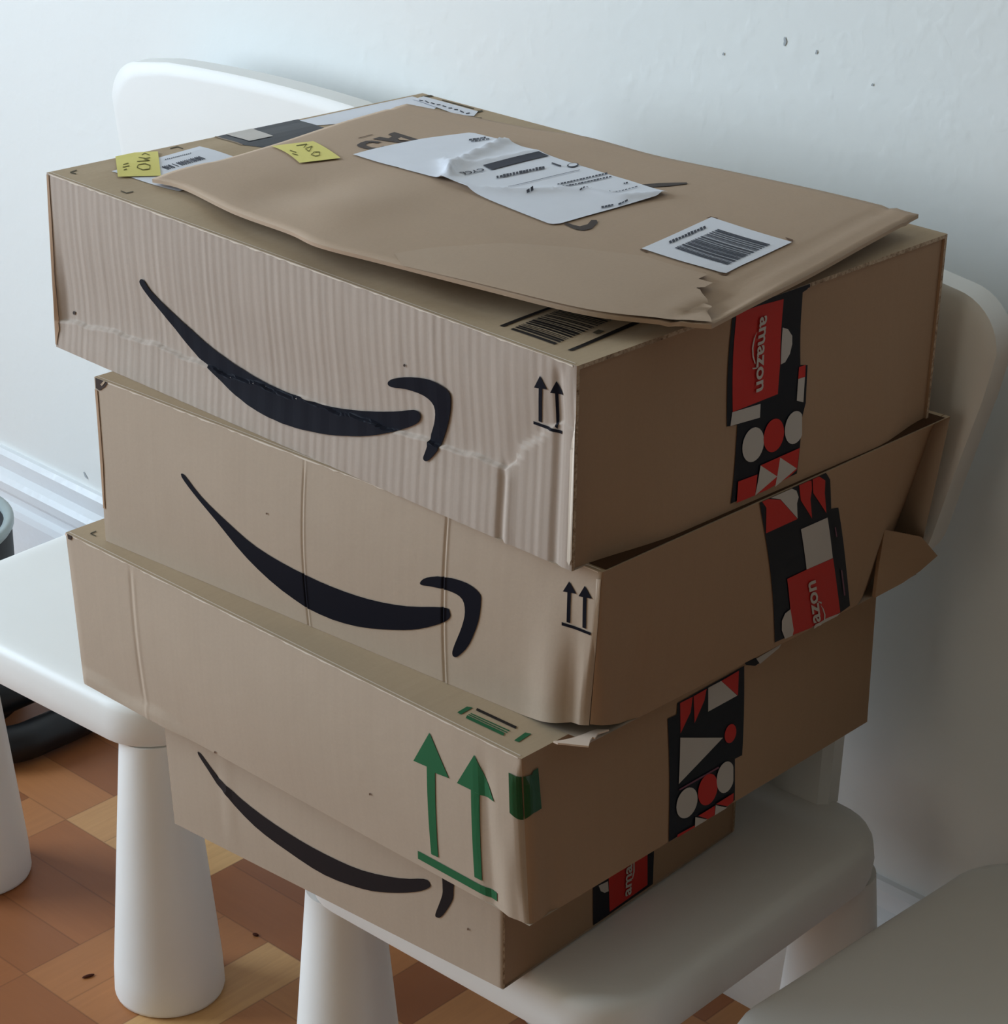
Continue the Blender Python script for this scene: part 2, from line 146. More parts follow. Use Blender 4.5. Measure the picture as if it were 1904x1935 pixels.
  ['Atop','ink_label',0.0011,[[0.0647,0.941],[0.0744,0.9393],[0.071,0.9446],[0.0613,0.9463]]],
  ['Atop','ink_label',0.0011,[[0.0788,0.9402],[0.083,0.9458],[0.0791,0.9509],[0.0749,0.9454]]],
  ['Atop','ink_label',0.0011,[[0.089,0.9438],[0.0968,0.9446],[0.0932,0.9499],[0.0855,0.9491]]],
  ['Atop','ink_label',0.0011,[[0.1045,0.941],[0.1082,0.9472],[0.1043,0.9523],[0.1007,0.9461]]],
  ['Atop','ink_label',0.0011,[[0.1157,0.9434],[0.1202,0.9484],[0.1164,0.9536],[0.1119,0.9485]]],
  ['Atop','ink_label',0.0011,[[0.1266,0.9457],[0.1373,0.9424],[0.1342,0.9476],[0.1235,0.9509]]],
  ['Atop','ink_label',0.0011,[[0.1446,0.9396],[0.1455,0.9494],[0.1417,0.9542],[0.1407,0.9444]]],
 ],
 'Abarcode': [
  ['Atop','label_white',0.0005,[[0.0597,0.0947],[0.0326,0.3418],[0.1737,0.3555],[0.1897,0.1183]]],
  ['Atop','ink_label',0.0008,[[0.0868,0.1881],[0.1016,0.1891],[0.0981,0.1935],[0.0833,0.1925]]],
  ['Atop','ink_label',0.0008,[[0.086,0.194],[0.1008,0.1951],[0.0981,0.1985],[0.0833,0.1975]]],
  ['Atop','ink_label',0.0008,[[0.0851,0.2],[0.0999,0.201],[0.098,0.2035],[0.0832,0.2025]]],
  ['Atop','ink_label',0.0008,[[0.0855,0.2045],[0.1003,0.2055],[0.0968,0.2099],[0.082,0.2089]]],
  ['Atop','ink_label',0.0008,[[0.0838,0.2165],[0.0986,0.2174],[0.0967,0.2199],[0.0818,0.2189]]],
  ['Atop','ink_label',0.0008,[[0.0833,0.227],[0.0981,0.2279],[0.0954,0.2314],[0.0805,0.2305]]],
  ['Atop','ink_label',0.0008,[[0.0828,0.2325],[0.0977,0.2334],[0.095,0.2369],[0.0801,0.236]]],
  ['Atop','ink_label',0.0008,[[0.0824,0.238],[0.0973,0.2389],[0.0946,0.2424],[0.0796,0.2415]]],
  ['Atop','ink_label',0.0008,[[0.0815,0.244],[0.0964,0.2449],[0.0945,0.2474],[0.0796,0.2466]]],
  ['Atop','ink_label',0.0008,[[0.0814,0.2491],[0.0964,0.2499],[0.0937,0.2535],[0.0787,0.2526]]],
  ['Atop','ink_label',0.0008,[[0.0806,0.2551],[0.0956,0.256],[0.0936,0.2585],[0.0786,0.2577]]],
  ['Atop','ink_label',0.0008,[[0.0801,0.2607],[0.0951,0.2615],[0.0932,0.2641],[0.0782,0.2632]]],
  ['Atop','ink_label',0.0008,[[0.0804,0.2653],[0.0954,0.2661],[0.0919,0.2706],[0.0769,0.2698]]],
  ['Atop','ink_label',0.0008,[[0.0792,0.2719],[0.0942,0.2726],[0.0923,0.2752],[0.0772,0.2744]]],
  ['Atop','ink_label',0.0008,[[0.0795,0.2764],[0.0945,0.2772],[0.091,0.2818],[0.076,0.281]]],
  ['Atop','ink_label',0.0008,[[0.0787,0.2826],[0.0937,0.2833],[0.091,0.2869],[0.0759,0.2861]]],
  ['Atop','ink_label',0.0008,[[0.0782,0.2882],[0.0933,0.2889],[0.0905,0.2925],[0.0754,0.2918]]],
  ['Atop','ink_label',0.0008,[[0.0631,0.2222],[0.0613,0.227],[0.0585,0.2291],[0.0603,0.2243]]],
  ['Atop','ink_label',0.0008,[[0.0628,0.2273],[0.0603,0.2329],[0.0576,0.2348],[0.0601,0.2292]]],
  ['Atop','ink_label',0.0008,[[0.0627,0.232],[0.062,0.2356],[0.0591,0.2381],[0.0597,0.2346]]],
  ['Atop','ink_label',0.0008,[[0.0624,0.237],[0.062,0.2403],[0.0591,0.243],[0.0595,0.2396]]],
  ['Atop','ink_label',0.0008,[[0.062,0.2424],[0.0596,0.2479],[0.0569,0.2499],[0.0593,0.2443]]],
  ['Atop','ink_label',0.0008,[[0.0618,0.2472],[0.0604,0.2517],[0.0575,0.254],[0.059,0.2495]]],
  ['Atop','ink_label',0.0008,[[0.0616,0.2522],[0.0604,0.2564],[0.0575,0.2588],[0.0587,0.2546]]],
  ['Atop','ink_label',0.0008,[[0.0613,0.2572],[0.0605,0.261],[0.0576,0.2636],[0.0584,0.2598]]],
  ['Atop','ink_label',0.0008,[[0.061,0.2624],[0.0594,0.2671],[0.0566,0.2694],[0.0582,0.2647]]],
  ['Atop','ink_label',0.0008,[[0.0607,0.2676],[0.0586,0.2728],[0.0558,0.2749],[0.058,0.2697]]],
  ['Atop','ink_label',0.0008,[[0.0605,0.2725],[0.0592,0.2769],[0.0563,0.2793],[0.0576,0.2749]]],
  ['Atop','ink_label',0.0008,[[0.0603,0.2776],[0.059,0.2819],[0.0561,0.2843],[0.0574,0.28]]],
  ['Atop','ink_label',0.0008,[[0.06,0.2825],[0.0596,0.2859],[0.0567,0.2887],[0.0571,0.2853]]],
  ['Atop','ink_label',0.0008,[[0.0596,0.288],[0.0573,0.2935],[0.0546,0.2955],[0.0569,0.29]]],
 ],
 'Anote': [
  ['Atop','note_yellow',0.0012,[[-0.0128,0.1779],[0.0171,0.253],[0.1183,0.1521],[0.0889,0.0798]]],
  ['Atop','ink_pen',0.0015,[[0.022,0.2081],[0.0159,0.2225],[0.0129,0.2247],[0.019,0.2103]]],
  ['Atop','ink_pen',0.0015,[[0.0156,0.2219],[0.0312,0.2172],[0.0288,0.2207],[0.0131,0.2253]]],
  ['Atop','ink_pen',0.0015,[[0.0303,0.1908],[0.0437,0.195],[0.0408,0.1985],[0.0274,0.1943]]],
  ['Atop','ink_pen',0.0015,[[0.0439,0.1953],[0.0432,0.2064],[0.0401,0.2093],[0.0407,0.1982]]],
  ['Atop','ink_pen',0.0015,[[0.049,0.1676],[0.056,0.1914],[0.0529,0.1946],[0.0459,0.1707]]],
  ['Atop','ink_pen',0.0015,[[0.0531,0.1947],[0.0412,0.1929],[0.044,0.1895],[0.0559,0.1912]]],
  ['Atop','ink_pen',0.0015,[[0.0726,0.1435],[0.0631,0.1574],[0.061,0.1581],[0.0704,0.1442]]],
  ['Atop','ink_pen',0.0015,[[0.0636,0.1562],[0.0649,0.1703],[0.0618,0.1734],[0.0605,0.1592]]],
  ['Atop','ink_pen',0.0015,[[0.0647,0.1701],[0.076,0.1712],[0.0733,0.1746],[0.062,0.1736]]],
  ['Atop','ink_pen',0.0015,[[0.0741,0.1726],[0.0866,0.158],[0.0877,0.1586],[0.0752,0.1731]]],
  ['Atop','ink_pen',0.0015,[[0.0856,0.1598],[0.0838,0.145],[0.0868,0.142],[0.0887,0.1568]]],
  ['Atop','ink_pen',0.0015,[[0.084,0.1452],[0.0702,0.1456],[0.0728,0.1422],[0.0866,0.1418]]],
  ['Atop','ink_pen',0.0015,[[0.0499,0.1333],[0.048,0.1481],[0.0449,0.1509],[0.0467,0.1361]]],
  ['Atop','ink_pen',0.0015,[[0.0603,0.1211],[0.0599,0.1382],[0.0568,0.1411],[0.0572,0.124]]],
  ['Atop','ink_pen',0.0015,[[0.0721,0.1115],[0.0706,0.1208],[0.0675,0.1234],[0.069,0.1142]]],
 ],
 'Atape': [
  ['Aright','tape_navy',0.0005,[[0.3863,0.9989],[0.3857,0.9604],[0.373,0.4354],[0.4007,0.4238],[0.3799,0.0427],[0.5647,0.0513],[0.5786,0.3298],[0.5902,0.3962],[0.598,0.5789],[0.5777,0.5928],[0.5759,0.9591],[0.5896,0.9678],[0.5882,0.9978]]],
  ['Aright','tape_red',0.00068,[[0.3949,0.9828],[0.3951,0.9592],[0.3893,0.4938],[0.5123,0.4945],[0.5207,0.6407],[0.5224,0.9612]]],
  ['Aright','tape_white',0.00074,[[0.5252,0.8162],[0.5404,0.798],[0.5531,0.7562],[0.5537,0.7148],[0.5475,0.6702],[0.5341,0.6373],[0.5223,0.6349]]],
  ['Aright','tape_white',0.0008,[[0.3877,0.4944],[0.464,0.481],[0.461,0.4152],[0.3814,0.4318]]],
  ['Aright','tape_red',0.00086,[[0.5726,0.5871],[0.5911,0.5863],[0.5891,0.5277],[0.5693,0.53]]],
  ['Aright','tape_white',0.00092,[[0.5693,0.53],[0.5883,0.5274],[0.582,0.4047],[0.5635,0.4258]]],
  ['Aright','tape_white',0.00098,[[0.4695,0.2946],[0.4685,0.276],[0.4661,0.2583],[0.4623,0.2426],[0.4575,0.2296],[0.4517,0.2199],[0.4454,0.2142],[0.4387,0.2127],[0.4321,0.2154],[0.4259,0.2222],[0.4203,0.2328],[0.4158,0.2466],[0.4124,0.2628],[0.4105,0.2806],[0.4101,0.2992],[0.4111,0.3177],[0.4136,0.335],[0.4174,0.3504],[0.4223,0.3632],[0.4281,0.3727],[0.4345,0.3783],[0.4411,0.38],[0.4477,0.3775],[0.4538,0.3709],[0.4593,0.3607],[0.4638,0.3472],[0.4671,0.3312],[0.469,0.3133]]],
  ['Aright','tape_red',0.0010400000000000001,[[0.5252,0.2988],[0.5243,0.2806],[0.522,0.2634],[0.5185,0.248],[0.5138,0.2353],[0.5083,0.2259],[0.5022,0.2203],[0.4959,0.2188],[0.4895,0.2214],[0.4835,0.2281],[0.4782,0.2384],[0.4738,0.2518],[0.4706,0.2676],[0.4687,0.285],[0.4683,0.3031],[0.4693,0.3211],[0.4716,0.3381],[0.4753,0.3531],[0.48,0.3656],[0.4855,0.3749],[0.4916,0.3804],[0.4979,0.382],[0.5042,0.3796],[0.5101,0.3732],[0.5154,0.3632],[0.5197,0.3501],[0.5229,0.3344],[0.5247,0.3171]]],
  ['Aright','tape_white',0.0011,[[0.576,0.3005],[0.5758,0.282],[0.5757,0.2634],[0.5756,0.2457],[0.5718,0.2325],[0.5664,0.2232],[0.5605,0.2176],[0.5543,0.2161],[0.5481,0.2187],[0.5422,0.2253],[0.537,0.2355],[0.5327,0.2488],[0.5295,0.2645],[0.5277,0.2818],[0.5272,0.2998],[0.5281,0.3177],[0.5304,0.3345],[0.5339,0.3494],[0.5385,0.3618],[0.5438,0.371],[0.5498,0.3765],[0.556,0.3781],[0.5621,0.3757],[0.5679,0.3694],[0.573,0.3595],[0.5766,0.347],[0.5764,0.3338],[0.5762,0.3181]]],
  ['Aright','tape_red',0.00116,[[0.3969,0.1447],[0.4496,0.1395],[0.4448,0.0347],[0.3941,0.0366]]],
  ['Aright','tape_red',0.0012200000000000002,[[0.4579,0.179],[0.5681,0.184],[0.5618,0.076],[0.5374,0.0535],[0.478,0.0372],[0.4448,0.0364]]],
  ['Aright','tape_white',0.0012799999999999999,[[0.4579,0.179],[0.5049,0.0857],[0.4448,0.0347]]],
  ['Aright','tape_white',0.00134,[[0.5123,0.1776],[0.56,0.0843],[0.5004,0.0338]]],
  ['Aright','tape_white',0.0014,[[0.4521,0.846],[0.4444,0.8183],[0.4404,0.7738],[0.4425,0.728],[0.4484,0.69],[0.4512,0.6906],[0.4454,0.7312],[0.4441,0.7714],[0.4474,0.8137]]],
  ['Aright','tape_white',0.00146,[[0.4412,0.6754],[0.452,0.6693],[0.4519,0.6901],[0.4548,0.6621],[0.4434,0.6674]]],
 ],
 'Btape': [
  ['Bright','tape_navy',0.0005,[[0.4091,1.0312],[0.4222,0.9141],[0.5243,0.0418],[0.5511,0.0386],[0.5823,0.0273],[0.6452,0.0105],[0.7162,-0.0117],[0.7354,0.0102],[0.7671,0.0262],[0.6588,0.7483],[0.6355,0.7635],[0.6206,0.9461],[0.6048,0.9994],[0.5192,1.0252]]],
  ['Bright','tape_red',0.00068,[[0.4123,1.0239],[0.4724,0.9632],[0.5297,0.8016],[0.4375,0.8037],[0.4328,0.9532]]],
  ['Bright','tape_white',0.00074,[[0.4213,1.0234],[0.4612,1.0193],[0.4916,1.0194],[0.5184,0.9738],[0.5266,0.9301],[0.5235,0.8963],[0.5296,0.8049],[0.4723,0.9663]]],
  ['Bright','tape_red',0.0008,[[0.523,1.016],[0.5611,0.9948],[0.5652,0.9447],[0.5636,0.885],[0.5753,0.7628],[0.534,0.9051]]],
  ['Bright','tape_red',0.00086,[[0.5637,1.0046],[0.5827,1.0003],[0.604,0.9575],[0.6067,0.8832],[0.6198,0.753],[0.5699,0.916]]],
  ['Bright','tape_white',0.00092,[[0.5432,0.7299],[0.6252,0.7226],[0.6656,0.4369],[0.5809,0.4509]]],
  ['Bright','tape_red',0.00098,[[0.5203,0.4544],[0.5809,0.4509],[0.6665,0.4346],[0.7338,0.0188],[0.6448,0.0144],[0.5783,0.0334]]],
  ['Bright','tape_white',0.0010400000000000001,[[0.5507,0.2319],[0.5352,0.2212],[0.5297,0.1794],[0.5369,0.1096],[0.5548,0.0345],[0.5788,0.0294],[0.5789,0.0642]]],
  ['Bright','tape_white',0.0011,[[0.641,0.0185],[0.6877,0.0284],[0.7342,0.0149],[0.7158,-0.0078],[0.675,0.0035]]],
  ['Bright','tape_purple',0.00116,[[0.6532,0.638],[0.664,0.5698],[0.6675,0.5674],[0.6568,0.6357]]],
  ['Bright','tape_purple',0.0012200000000000002,[[0.7026,0.3237],[0.7338,0.1287],[0.7384,0.125],[0.7072,0.3201]]],
  ['Bright','tape_white',0.0012799999999999999,[[0.6535,0.1542],[0.6685,0.111],[0.6799,0.0609],[0.6839,0.008],[0.6791,0.0131],[0.6751,0.066],[0.665,0.1111]]],
  ['Bright','tape_white',0.00134,[[0.6391,0.1933],[0.6553,0.1695],[0.6569,0.154],[0.6503,0.1678]]],
 ],
 'Ctape': [
  ['Cright','tape_navy',0.0005,[[0.3667,0.7866],[0.3912,0.7828],[0.395,0.8483],[0.5836,0.8564],[0.5824,0.2953],[0.5604,0.2993],[0.5688,0.018],[0.5595,0.0092],[0.3943,-0.0215],[0.3741,-0.0]]],
  ['Cright','tape_red',0.00068,[[0.4008,0.8416],[0.4359,0.8387],[0.429,0.7541],[0.4003,0.6597]]],
  ['Cright','tape_red',0.00074,[[0.4379,0.8395],[0.4745,0.8418],[0.4679,0.7806],[0.4392,0.6752]]],
  ['Cright','tape_white',0.0008,[[0.4788,0.8431],[0.5157,0.8424],[0.5618,0.6993],[0.4776,0.6997]]],
  ['Cright','tape_red',0.00086,[[0.5157,0.8424],[0.5668,0.8469],[0.5633,0.6975]]],
  ['Cright','tape_red',0.00092,[[0.5597,0.4797],[0.5595,0.4666],[0.5584,0.4543],[0.5565,0.4436],[0.5538,0.435],[0.5507,0.4289],[0.5471,0.4257],[0.5432,0.4255],[0.5394,0.4284],[0.5356,0.4341],[0.5323,0.4423],[0.5294,0.4527],[0.5272,0.4647],[0.5258,0.4777],[0.5252,0.4911],[0.5255,0.5041],[0.5267,0.5162],[0.5286,0.5267],[0.5312,0.5352],[0.5344,0.5411],[0.538,0.5443],[0.5418,0.5446],[0.5457,0.5419],[0.5493,0.5364],[0.5527,0.5283],[0.5555,0.5181],[0.5577,0.5062],[0.5591,0.4932]]],
  ['Cright','tape_white',0.00098,[[0.3984,0.6361],[0.5202,0.487],[0.3949,0.3514]]],
  ['Cright','tape_purple',0.0010400000000000001,[[0.3982,0.3064],[0.512,0.3035],[0.5094,0.3157],[0.3959,0.3183]]],
  ['Cright','tape_white',0.0011,[[0.4511,0.186],[0.4509,0.1642],[0.4491,0.144],[0.4458,0.1264],[0.4413,0.1126],[0.4357,0.103],[0.4293,0.0982],[0.4225,0.0985],[0.4156,0.1038],[0.4089,0.1139],[0.4029,0.1281],[0.3977,0.1457],[0.3937,0.1658],[0.3911,0.1875],[0.39,0.2096],[0.3904,0.2311],[0.3922,0.2508],[0.3955,0.2679],[0.4001,0.2815],[0.4056,0.2909],[0.4119,0.2958],[0.4186,0.2958],[0.4254,0.2909],[0.432,0.2813],[0.438,0.2675],[0.4431,0.2502],[0.4471,0.2302],[0.4499,0.2084]]],
  ['Cright','tape_red',0.00116,[[0.5095,0.1941],[0.5094,0.1712],[0.5079,0.15],[0.5049,0.1315],[0.5007,0.1167],[0.4955,0.1065],[0.4896,0.1012],[0.4831,0.1012],[0.4766,0.1065],[0.4702,0.1167],[0.4644,0.1313],[0.4594,0.1496],[0.4555,0.1706],[0.4529,0.1932],[0.4517,0.2164],[0.4519,0.2388],[0.4536,0.2596],[0.4566,0.2776],[0.4608,0.292],[0.466,0.3021],[0.4719,0.3074],[0.4782,0.3076],[0.4847,0.3027],[0.4909,0.293],[0.4967,0.2788],[0.5016,0.2609],[0.5055,0.2401],[0.5082,0.2174]]],
  ['Cright','tape_white',0.0012200000000000002,[[0.5556,0.2128],[0.5563,0.1889],[0.557,0.1648],[0.5557,0.1443],[0.5518,0.1294],[0.547,0.1188],[0.5415,0.1134],[0.5355,0.1132],[0.5293,0.1182],[0.5234,0.1283],[0.5179,0.1429],[0.5131,0.1612],[0.5094,0.1822],[0.5068,0.205],[0.5056,0.2283],[0.5057,0.2509],[0.5071,0.2719],[0.5099,0.2901],[0.5138,0.3047],[0.5186,0.315],[0.5241,0.3205],[0.53,0.3209],[0.536,0.3162],[0.5419,0.3065],[0.5473,0.2924],[0.552,0.2745],[0.5544,0.2554],[0.555,0.2354]]],
  ['Cright','tape_red',0.0012799999999999999,[[0.3964,0.023],[0.4478,0.0155],[0.4472,-0.0152],[0.3957,-0.0143]]],
  ['Cright','tape_red',0.00134,[[0.4553,0.0664],[0.5047,0.0682],[0.5058,-0.0211],[0.4913,-0.0065]]],
  ['Cright','tape_red',0.0014,[[0.5075,0.075],[0.5605,0.0785],[0.5607,0.0218],[0.5434,0.0131]]],
  ['Cright','tape_white',0.00146,[[0.4464,0.0715],[0.4914,-0.0098],[0.4472,-0.0152]]],
  ['Cright','tape_white',0.00152,[[0.5061,0.0698],[0.542,0.0053],[0.5053,-0.0046]]],
 ],
 'Ctape2': [
  ['Cright','tape_navy',0.0005,[[0.5798,0.8951],[0.6185,0.8646],[0.6294,0.8231],[0.6153,0.8196],[0.5888,0.8559]]],
  ['Cright','tape_white',0.00068,[[0.6185,0.8614],[0.6947,0.8678],[0.6867,0.8504],[0.6294,0.8166]]],
 ],
 'Dtape': [
  ['Dright','tape_navy',0.0005,[[0.3612,0.5131],[0.3647,0.3249],[0.3694,0.0057],[0.6274,0.012],[0.6274,0.275],[0.6248,0.4602]]],
  ['Dright','tape_red',0.00068,[[0.4266,0.426],[0.4378,0.0291],[0.6021,0.0391],[0.5951,0.4303]]],
  ['Dright','tape_white',0.00074,[[0.3869,0.3241],[0.4268,0.3084],[0.4305,0.2173],[0.4136,0.2268],[0.397,0.263]]],
  ['Dright','tape_white',0.0008,[[0.5345,0.3277],[0.5404,0.3199],[0.5418,0.2358],[0.5346,0.1812],[0.531,0.1907],[0.5359,0.2436]]],
 ],
 'M': [
  ['mailer','ink_brown',0.0005,[[0.1319,0.5458],[0.1273,0.5689],[0.1272,0.5912],[0.134,0.6039],[0.1526,0.6127],[0.1533,0.5987],[0.1512,0.5932],[0.1451,0.5943],[0.1385,0.5832],[0.1411,0.5663],[0.151,0.5571],[0.1631,0.5555],[0.1722,0.562],[0.1743,0.5731],[0.1734,0.5856],[0.1812,0.5871],[0.1808,0.5626],[0.1787,0.5484],[0.1678,0.539],[0.1534,0.5353],[0.1406,0.5378]]],
  ['mailer','ink_brown',0.0005,[[0.1278,0.6182],[0.1288,0.6462],[0.147,0.6519],[0.1438,0.6749],[0.1286,0.682],[0.127,0.7109],[0.2014,0.6927],[0.1965,0.6654],[0.1908,0.6411],[0.1743,0.6344],[0.1529,0.6268]]],
  ['mailer','mailer_kraft',0.0009,[[0.1646,0.6599],[0.162,0.6771],[0.1922,0.669],[0.172,0.6548]]],
  ['mailer','ink_brown',0.0005,[[0.6553,0.3911],[0.655,0.4049],[0.6658,0.4005],[0.6768,0.4013],[0.6795,0.4238],[0.6727,0.4525],[0.6782,0.4599],[0.6858,0.4466],[0.6943,0.4064],[0.691,0.3833],[0.6781,0.3797]]],
  ['mailer','ink_brown',0.0005,[[0.631,0.7428],[0.6451,0.7807],[0.6732,0.828],[0.6784,0.8204],[0.6646,0.773],[0.6466,0.7355]]],
  ['mailer','ink_faint',0.0005,[[0.1054,0.5978],[0.1091,0.6519],[0.1067,0.6558],[0.103,0.6015]]],
  ['mailer','ink_faint',0.0004,[[0.787,0.6299],[0.7878,0.6457],[0.7991,0.6472],[0.8015,0.6362],[0.7925,0.6354]]],
  ['mailer','ink_faint',0.0004,[[0.7879,0.3617],[0.7888,0.3674],[0.8016,0.3594],[0.8028,0.3524]]],
  ['mailer','ink_faint',0.0004,[[0.9078,0.63],[0.9211,0.6245],[0.9256,0.6073],[0.9172,0.6146]]],
  ['mailer','ink_faint',0.0004,[[0.909,0.331],[0.9204,0.3302],[0.9204,0.3518],[0.9178,0.3381]]],
 ],
 'Mlabel': [
  ['mailer','label_white',0.001,[[0.1694,0.4727],[0.1737,0.5344],[0.1829,0.6043],[0.1982,0.7063],[0.2289,0.8313],[0.2387,0.8368],[0.2748,0.83],[0.3093,0.823],[0.3562,0.7912],[0.3989,0.7825],[0.4561,0.7746],[0.5226,0.7672],[0.6082,0.7468],[0.6862,0.7211],[0.6865,0.6753],[0.6792,0.6285],[0.6722,0.5733],[0.6595,0.4682],[0.6515,0.3861],[0.6459,0.3738],[0.6397,0.3703],[0.5537,0.4033],[0.4547,0.4406],[0.391,0.4412],[0.2809,0.4674]]],
  ['mailer','ink_label',0.0016,[[0.3893,0.5914],[0.4054,0.7724],[0.4298,0.7719],[0.4159,0.5844]]],
  ['mailer','ink_label',0.0016,[[0.4519,0.5469],[0.4528,0.5525],[0.4438,0.5653],[0.4429,0.5597]]],
  ['mailer','ink_label',0.0016,[[0.4526,0.5572],[0.454,0.5651],[0.4466,0.5757],[0.4453,0.5677]]],
  ['mailer','ink_label',0.0016,[[0.456,0.5636],[0.4573,0.5712],[0.4462,0.5873],[0.4449,0.5796]]],
  ['mailer','ink_label',0.0016,[[0.4572,0.5732],[0.4584,0.5806],[0.448,0.5958],[0.4468,0.5883]]],
  ['mailer','ink_label',0.0016,[[0.4579,0.5836],[0.4589,0.5894],[0.4501,0.6024],[0.4491,0.5964]]],
  ['mailer','ink_label',0.0016,[[0.4604,0.5914],[0.4614,0.5974],[0.4507,0.6132],[0.4497,0.6071]]],
  ['mailer','ink_label',0.0016,[[0.461,0.602],[0.4621,0.6084],[0.4531,0.6217],[0.4521,0.6152]]],
  ['mailer','ink_label',0.0016,[[0.4635,0.6099],[0.4649,0.6184],[0.454,0.6345],[0.4527,0.6259]]],
  ['mailer','ink_label',0.0016,[[0.4641,0.6206],[0.4655,0.6291],[0.4564,0.6425],[0.4551,0.6339]]],
  ['mailer','ink_label',0.0016,[[0.4662,0.629],[0.4673,0.636],[0.457,0.6515],[0.4559,0.6443]]],
  ['mailer','ink_label',0.0016,[[0.4667,0.6399],[0.4678,0.647],[0.4595,0.6595],[0.4584,0.6523]]],
  ['mailer','ink_label',0.0016,[[0.4678,0.6498],[0.4689,0.6567],[0.4612,0.6683],[0.4602,0.6613]]],
  ['mailer','ink_label',0.0016,[[0.4712,0.6563],[0.4723,0.6632],[0.4606,0.6808],[0.4596,0.6738]]],
  ['mailer','ink_label',0.0016,[[0.4718,0.6671],[0.4731,0.6758],[0.4631,0.691],[0.4618,0.6822]]],
  ['mailer','ink_label',0.0016,[[0.4726,0.6777],[0.4736,0.685],[0.4649,0.6982],[0.4639,0.6908]]],
  ['mailer','ink_label',0.0016,[[0.5436,0.6021],[0.5445,0.6079],[0.5408,0.6143],[0.54,0.6085]]],
  ['mailer','ink_label',0.0016,[[0.5456,0.6103],[0.5467,0.6182],[0.5417,0.6269],[0.5406,0.6189]]],
  ['mailer','ink_label',0.0016,[[0.5468,0.6198],[0.5477,0.6265],[0.5429,0.6348],[0.542,0.6281]]],
  ['mailer','ink_label',0.0016,[[0.548,0.6293],[0.5491,0.6373],[0.5444,0.6454],[0.5434,0.6374]]],
  ['mailer','ink_label',0.0016,[[0.5493,0.6386],[0.5504,0.6462],[0.5456,0.6547],[0.5446,0.6469]]],
  ['mailer','ink_label',0.0016,[[0.5505,0.6481],[0.5514,0.6549],[0.5468,0.6632],[0.5459,0.6564]]],
  ['mailer','ink_label',0.0016,[[0.5516,0.658],[0.5524,0.6646],[0.5482,0.6721],[0.5473,0.6655]]],
  ['mailer','ink_label',0.0016,[[0.553,0.6672],[0.5541,0.6753],[0.5493,0.6837],[0.5483,0.6755]]],
  ['mailer','ink_label',0.0016,[[0.5545,0.6762],[0.5554,0.6829],[0.5501,0.6923],[0.5493,0.6856]]],
  ['mailer','ink_label',0.0016,[[0.5553,0.6866],[0.5563,0.6944],[0.5518,0.7025],[0.5508,0.6946]]],
  ['mailer','ink_label',0.0016,[[0.5565,0.6963],[0.5572,0.7022],[0.5527,0.7102],[0.552,0.7043]]],
  ['mailer','ink_label',0.0016,[[0.5578,0.7058],[0.5585,0.7124],[0.5537,0.721],[0.553,0.7143]]],
  ['mailer','ink_label',0.0016,[[0.5591,0.7153],[0.5599,0.7226],[0.5548,0.7318],[0.5539,0.7244]]],
  ['mailer','ink_label',0.0016,[[0.5602,0.7252],[0.561,0.7331],[0.5559,0.7423],[0.555,0.7343]]],
  ['mailer','ink_label',0.0016,[[0.5611,0.7354],[0.5618,0.7424],[0.5569,0.751],[0.5562,0.7439]]],
  ['mailer','ink_label',0.0016,[[0.5623,0.7449],[0.5632,0.7533],[0.5579,0.7627],[0.557,0.7543]]],
  ['mailer','ink_label',0.0016,[[0.5577,0.5917],[0.5587,0.5981],[0.5539,0.6067],[0.5529,0.6003]]],
  ['mailer','ink_label',0.0016,[[0.5589,0.601],[0.5601,0.6089],[0.5557,0.6169],[0.5544,0.609]]],
  ['mailer','ink_label',0.0016,[[0.5606,0.6095],[0.5619,0.6177],[0.5568,0.6268],[0.5556,0.6185]]],
  ['mailer','ink_label',0.0016,[[0.5615,0.6193],[0.5626,0.6262],[0.5584,0.6337],[0.5574,0.6268]]],
  ['mailer','ink_label',0.0016,[[0.5632,0.6278],[0.5641,0.6337],[0.5593,0.6424],[0.5584,0.6365]]],
  ['mailer','ink_label',0.0016,[[0.5642,0.6376],[0.5655,0.6458],[0.5614,0.6532],[0.5601,0.6449]]],
  ['mailer','ink_label',0.0016,[[0.5659,0.6463],[0.567,0.6538],[0.5623,0.6622],[0.5612,0.6546]]],
  ['mailer','ink_label',0.0016,[[0.5666,0.6565],[0.5678,0.6642],[0.5642,0.6705],[0.5632,0.6628]]],
  ['mailer','ink_label',0.0016,[[0.5684,0.6649],[0.5695,0.6728],[0.5651,0.6808],[0.564,0.6729]]],
  ['mailer','ink_label',0.0016,[[0.5696,0.6745],[0.5706,0.682],[0.5665,0.6895],[0.5655,0.6819]]],
  ['mailer','ink_label',0.0016,[[0.5712,0.6831],[0.5723,0.6906],[0.5674,0.6994],[0.5664,0.6919]]],
  ['mailer','ink_label',0.0016,[[0.5725,0.6925],[0.5735,0.7001],[0.5687,0.7088],[0.5677,0.7012]]],
  ['mailer','ink_label',0.0016,[[0.5731,0.703],[0.5739,0.7088],[0.5703,0.7153],[0.5696,0.7096]]],
  ['mailer','ink_label',0.0016,[[0.5749,0.7115],[0.5758,0.7185],[0.5711,0.7271],[0.5702,0.72]]],
  ['mailer','ink_label',0.0016,[[0.5762,0.7209],[0.577,0.7273],[0.5722,0.7361],[0.5714,0.7296]]],
  ['mailer','ink_label',0.0016,[[0.5767,0.7317],[0.5776,0.7394],[0.5742,0.7457],[0.5733,0.7379]]],
  ['mailer','ink_label',0.0016,[[0.5917,0.5868],[0.5927,0.5941],[0.5905,0.5983],[0.5894,0.591]]],
  ['mailer','ink_label',0.0016,[[0.593,0.5966],[0.5939,0.6027],[0.5917,0.6067],[0.5909,0.6006]]],
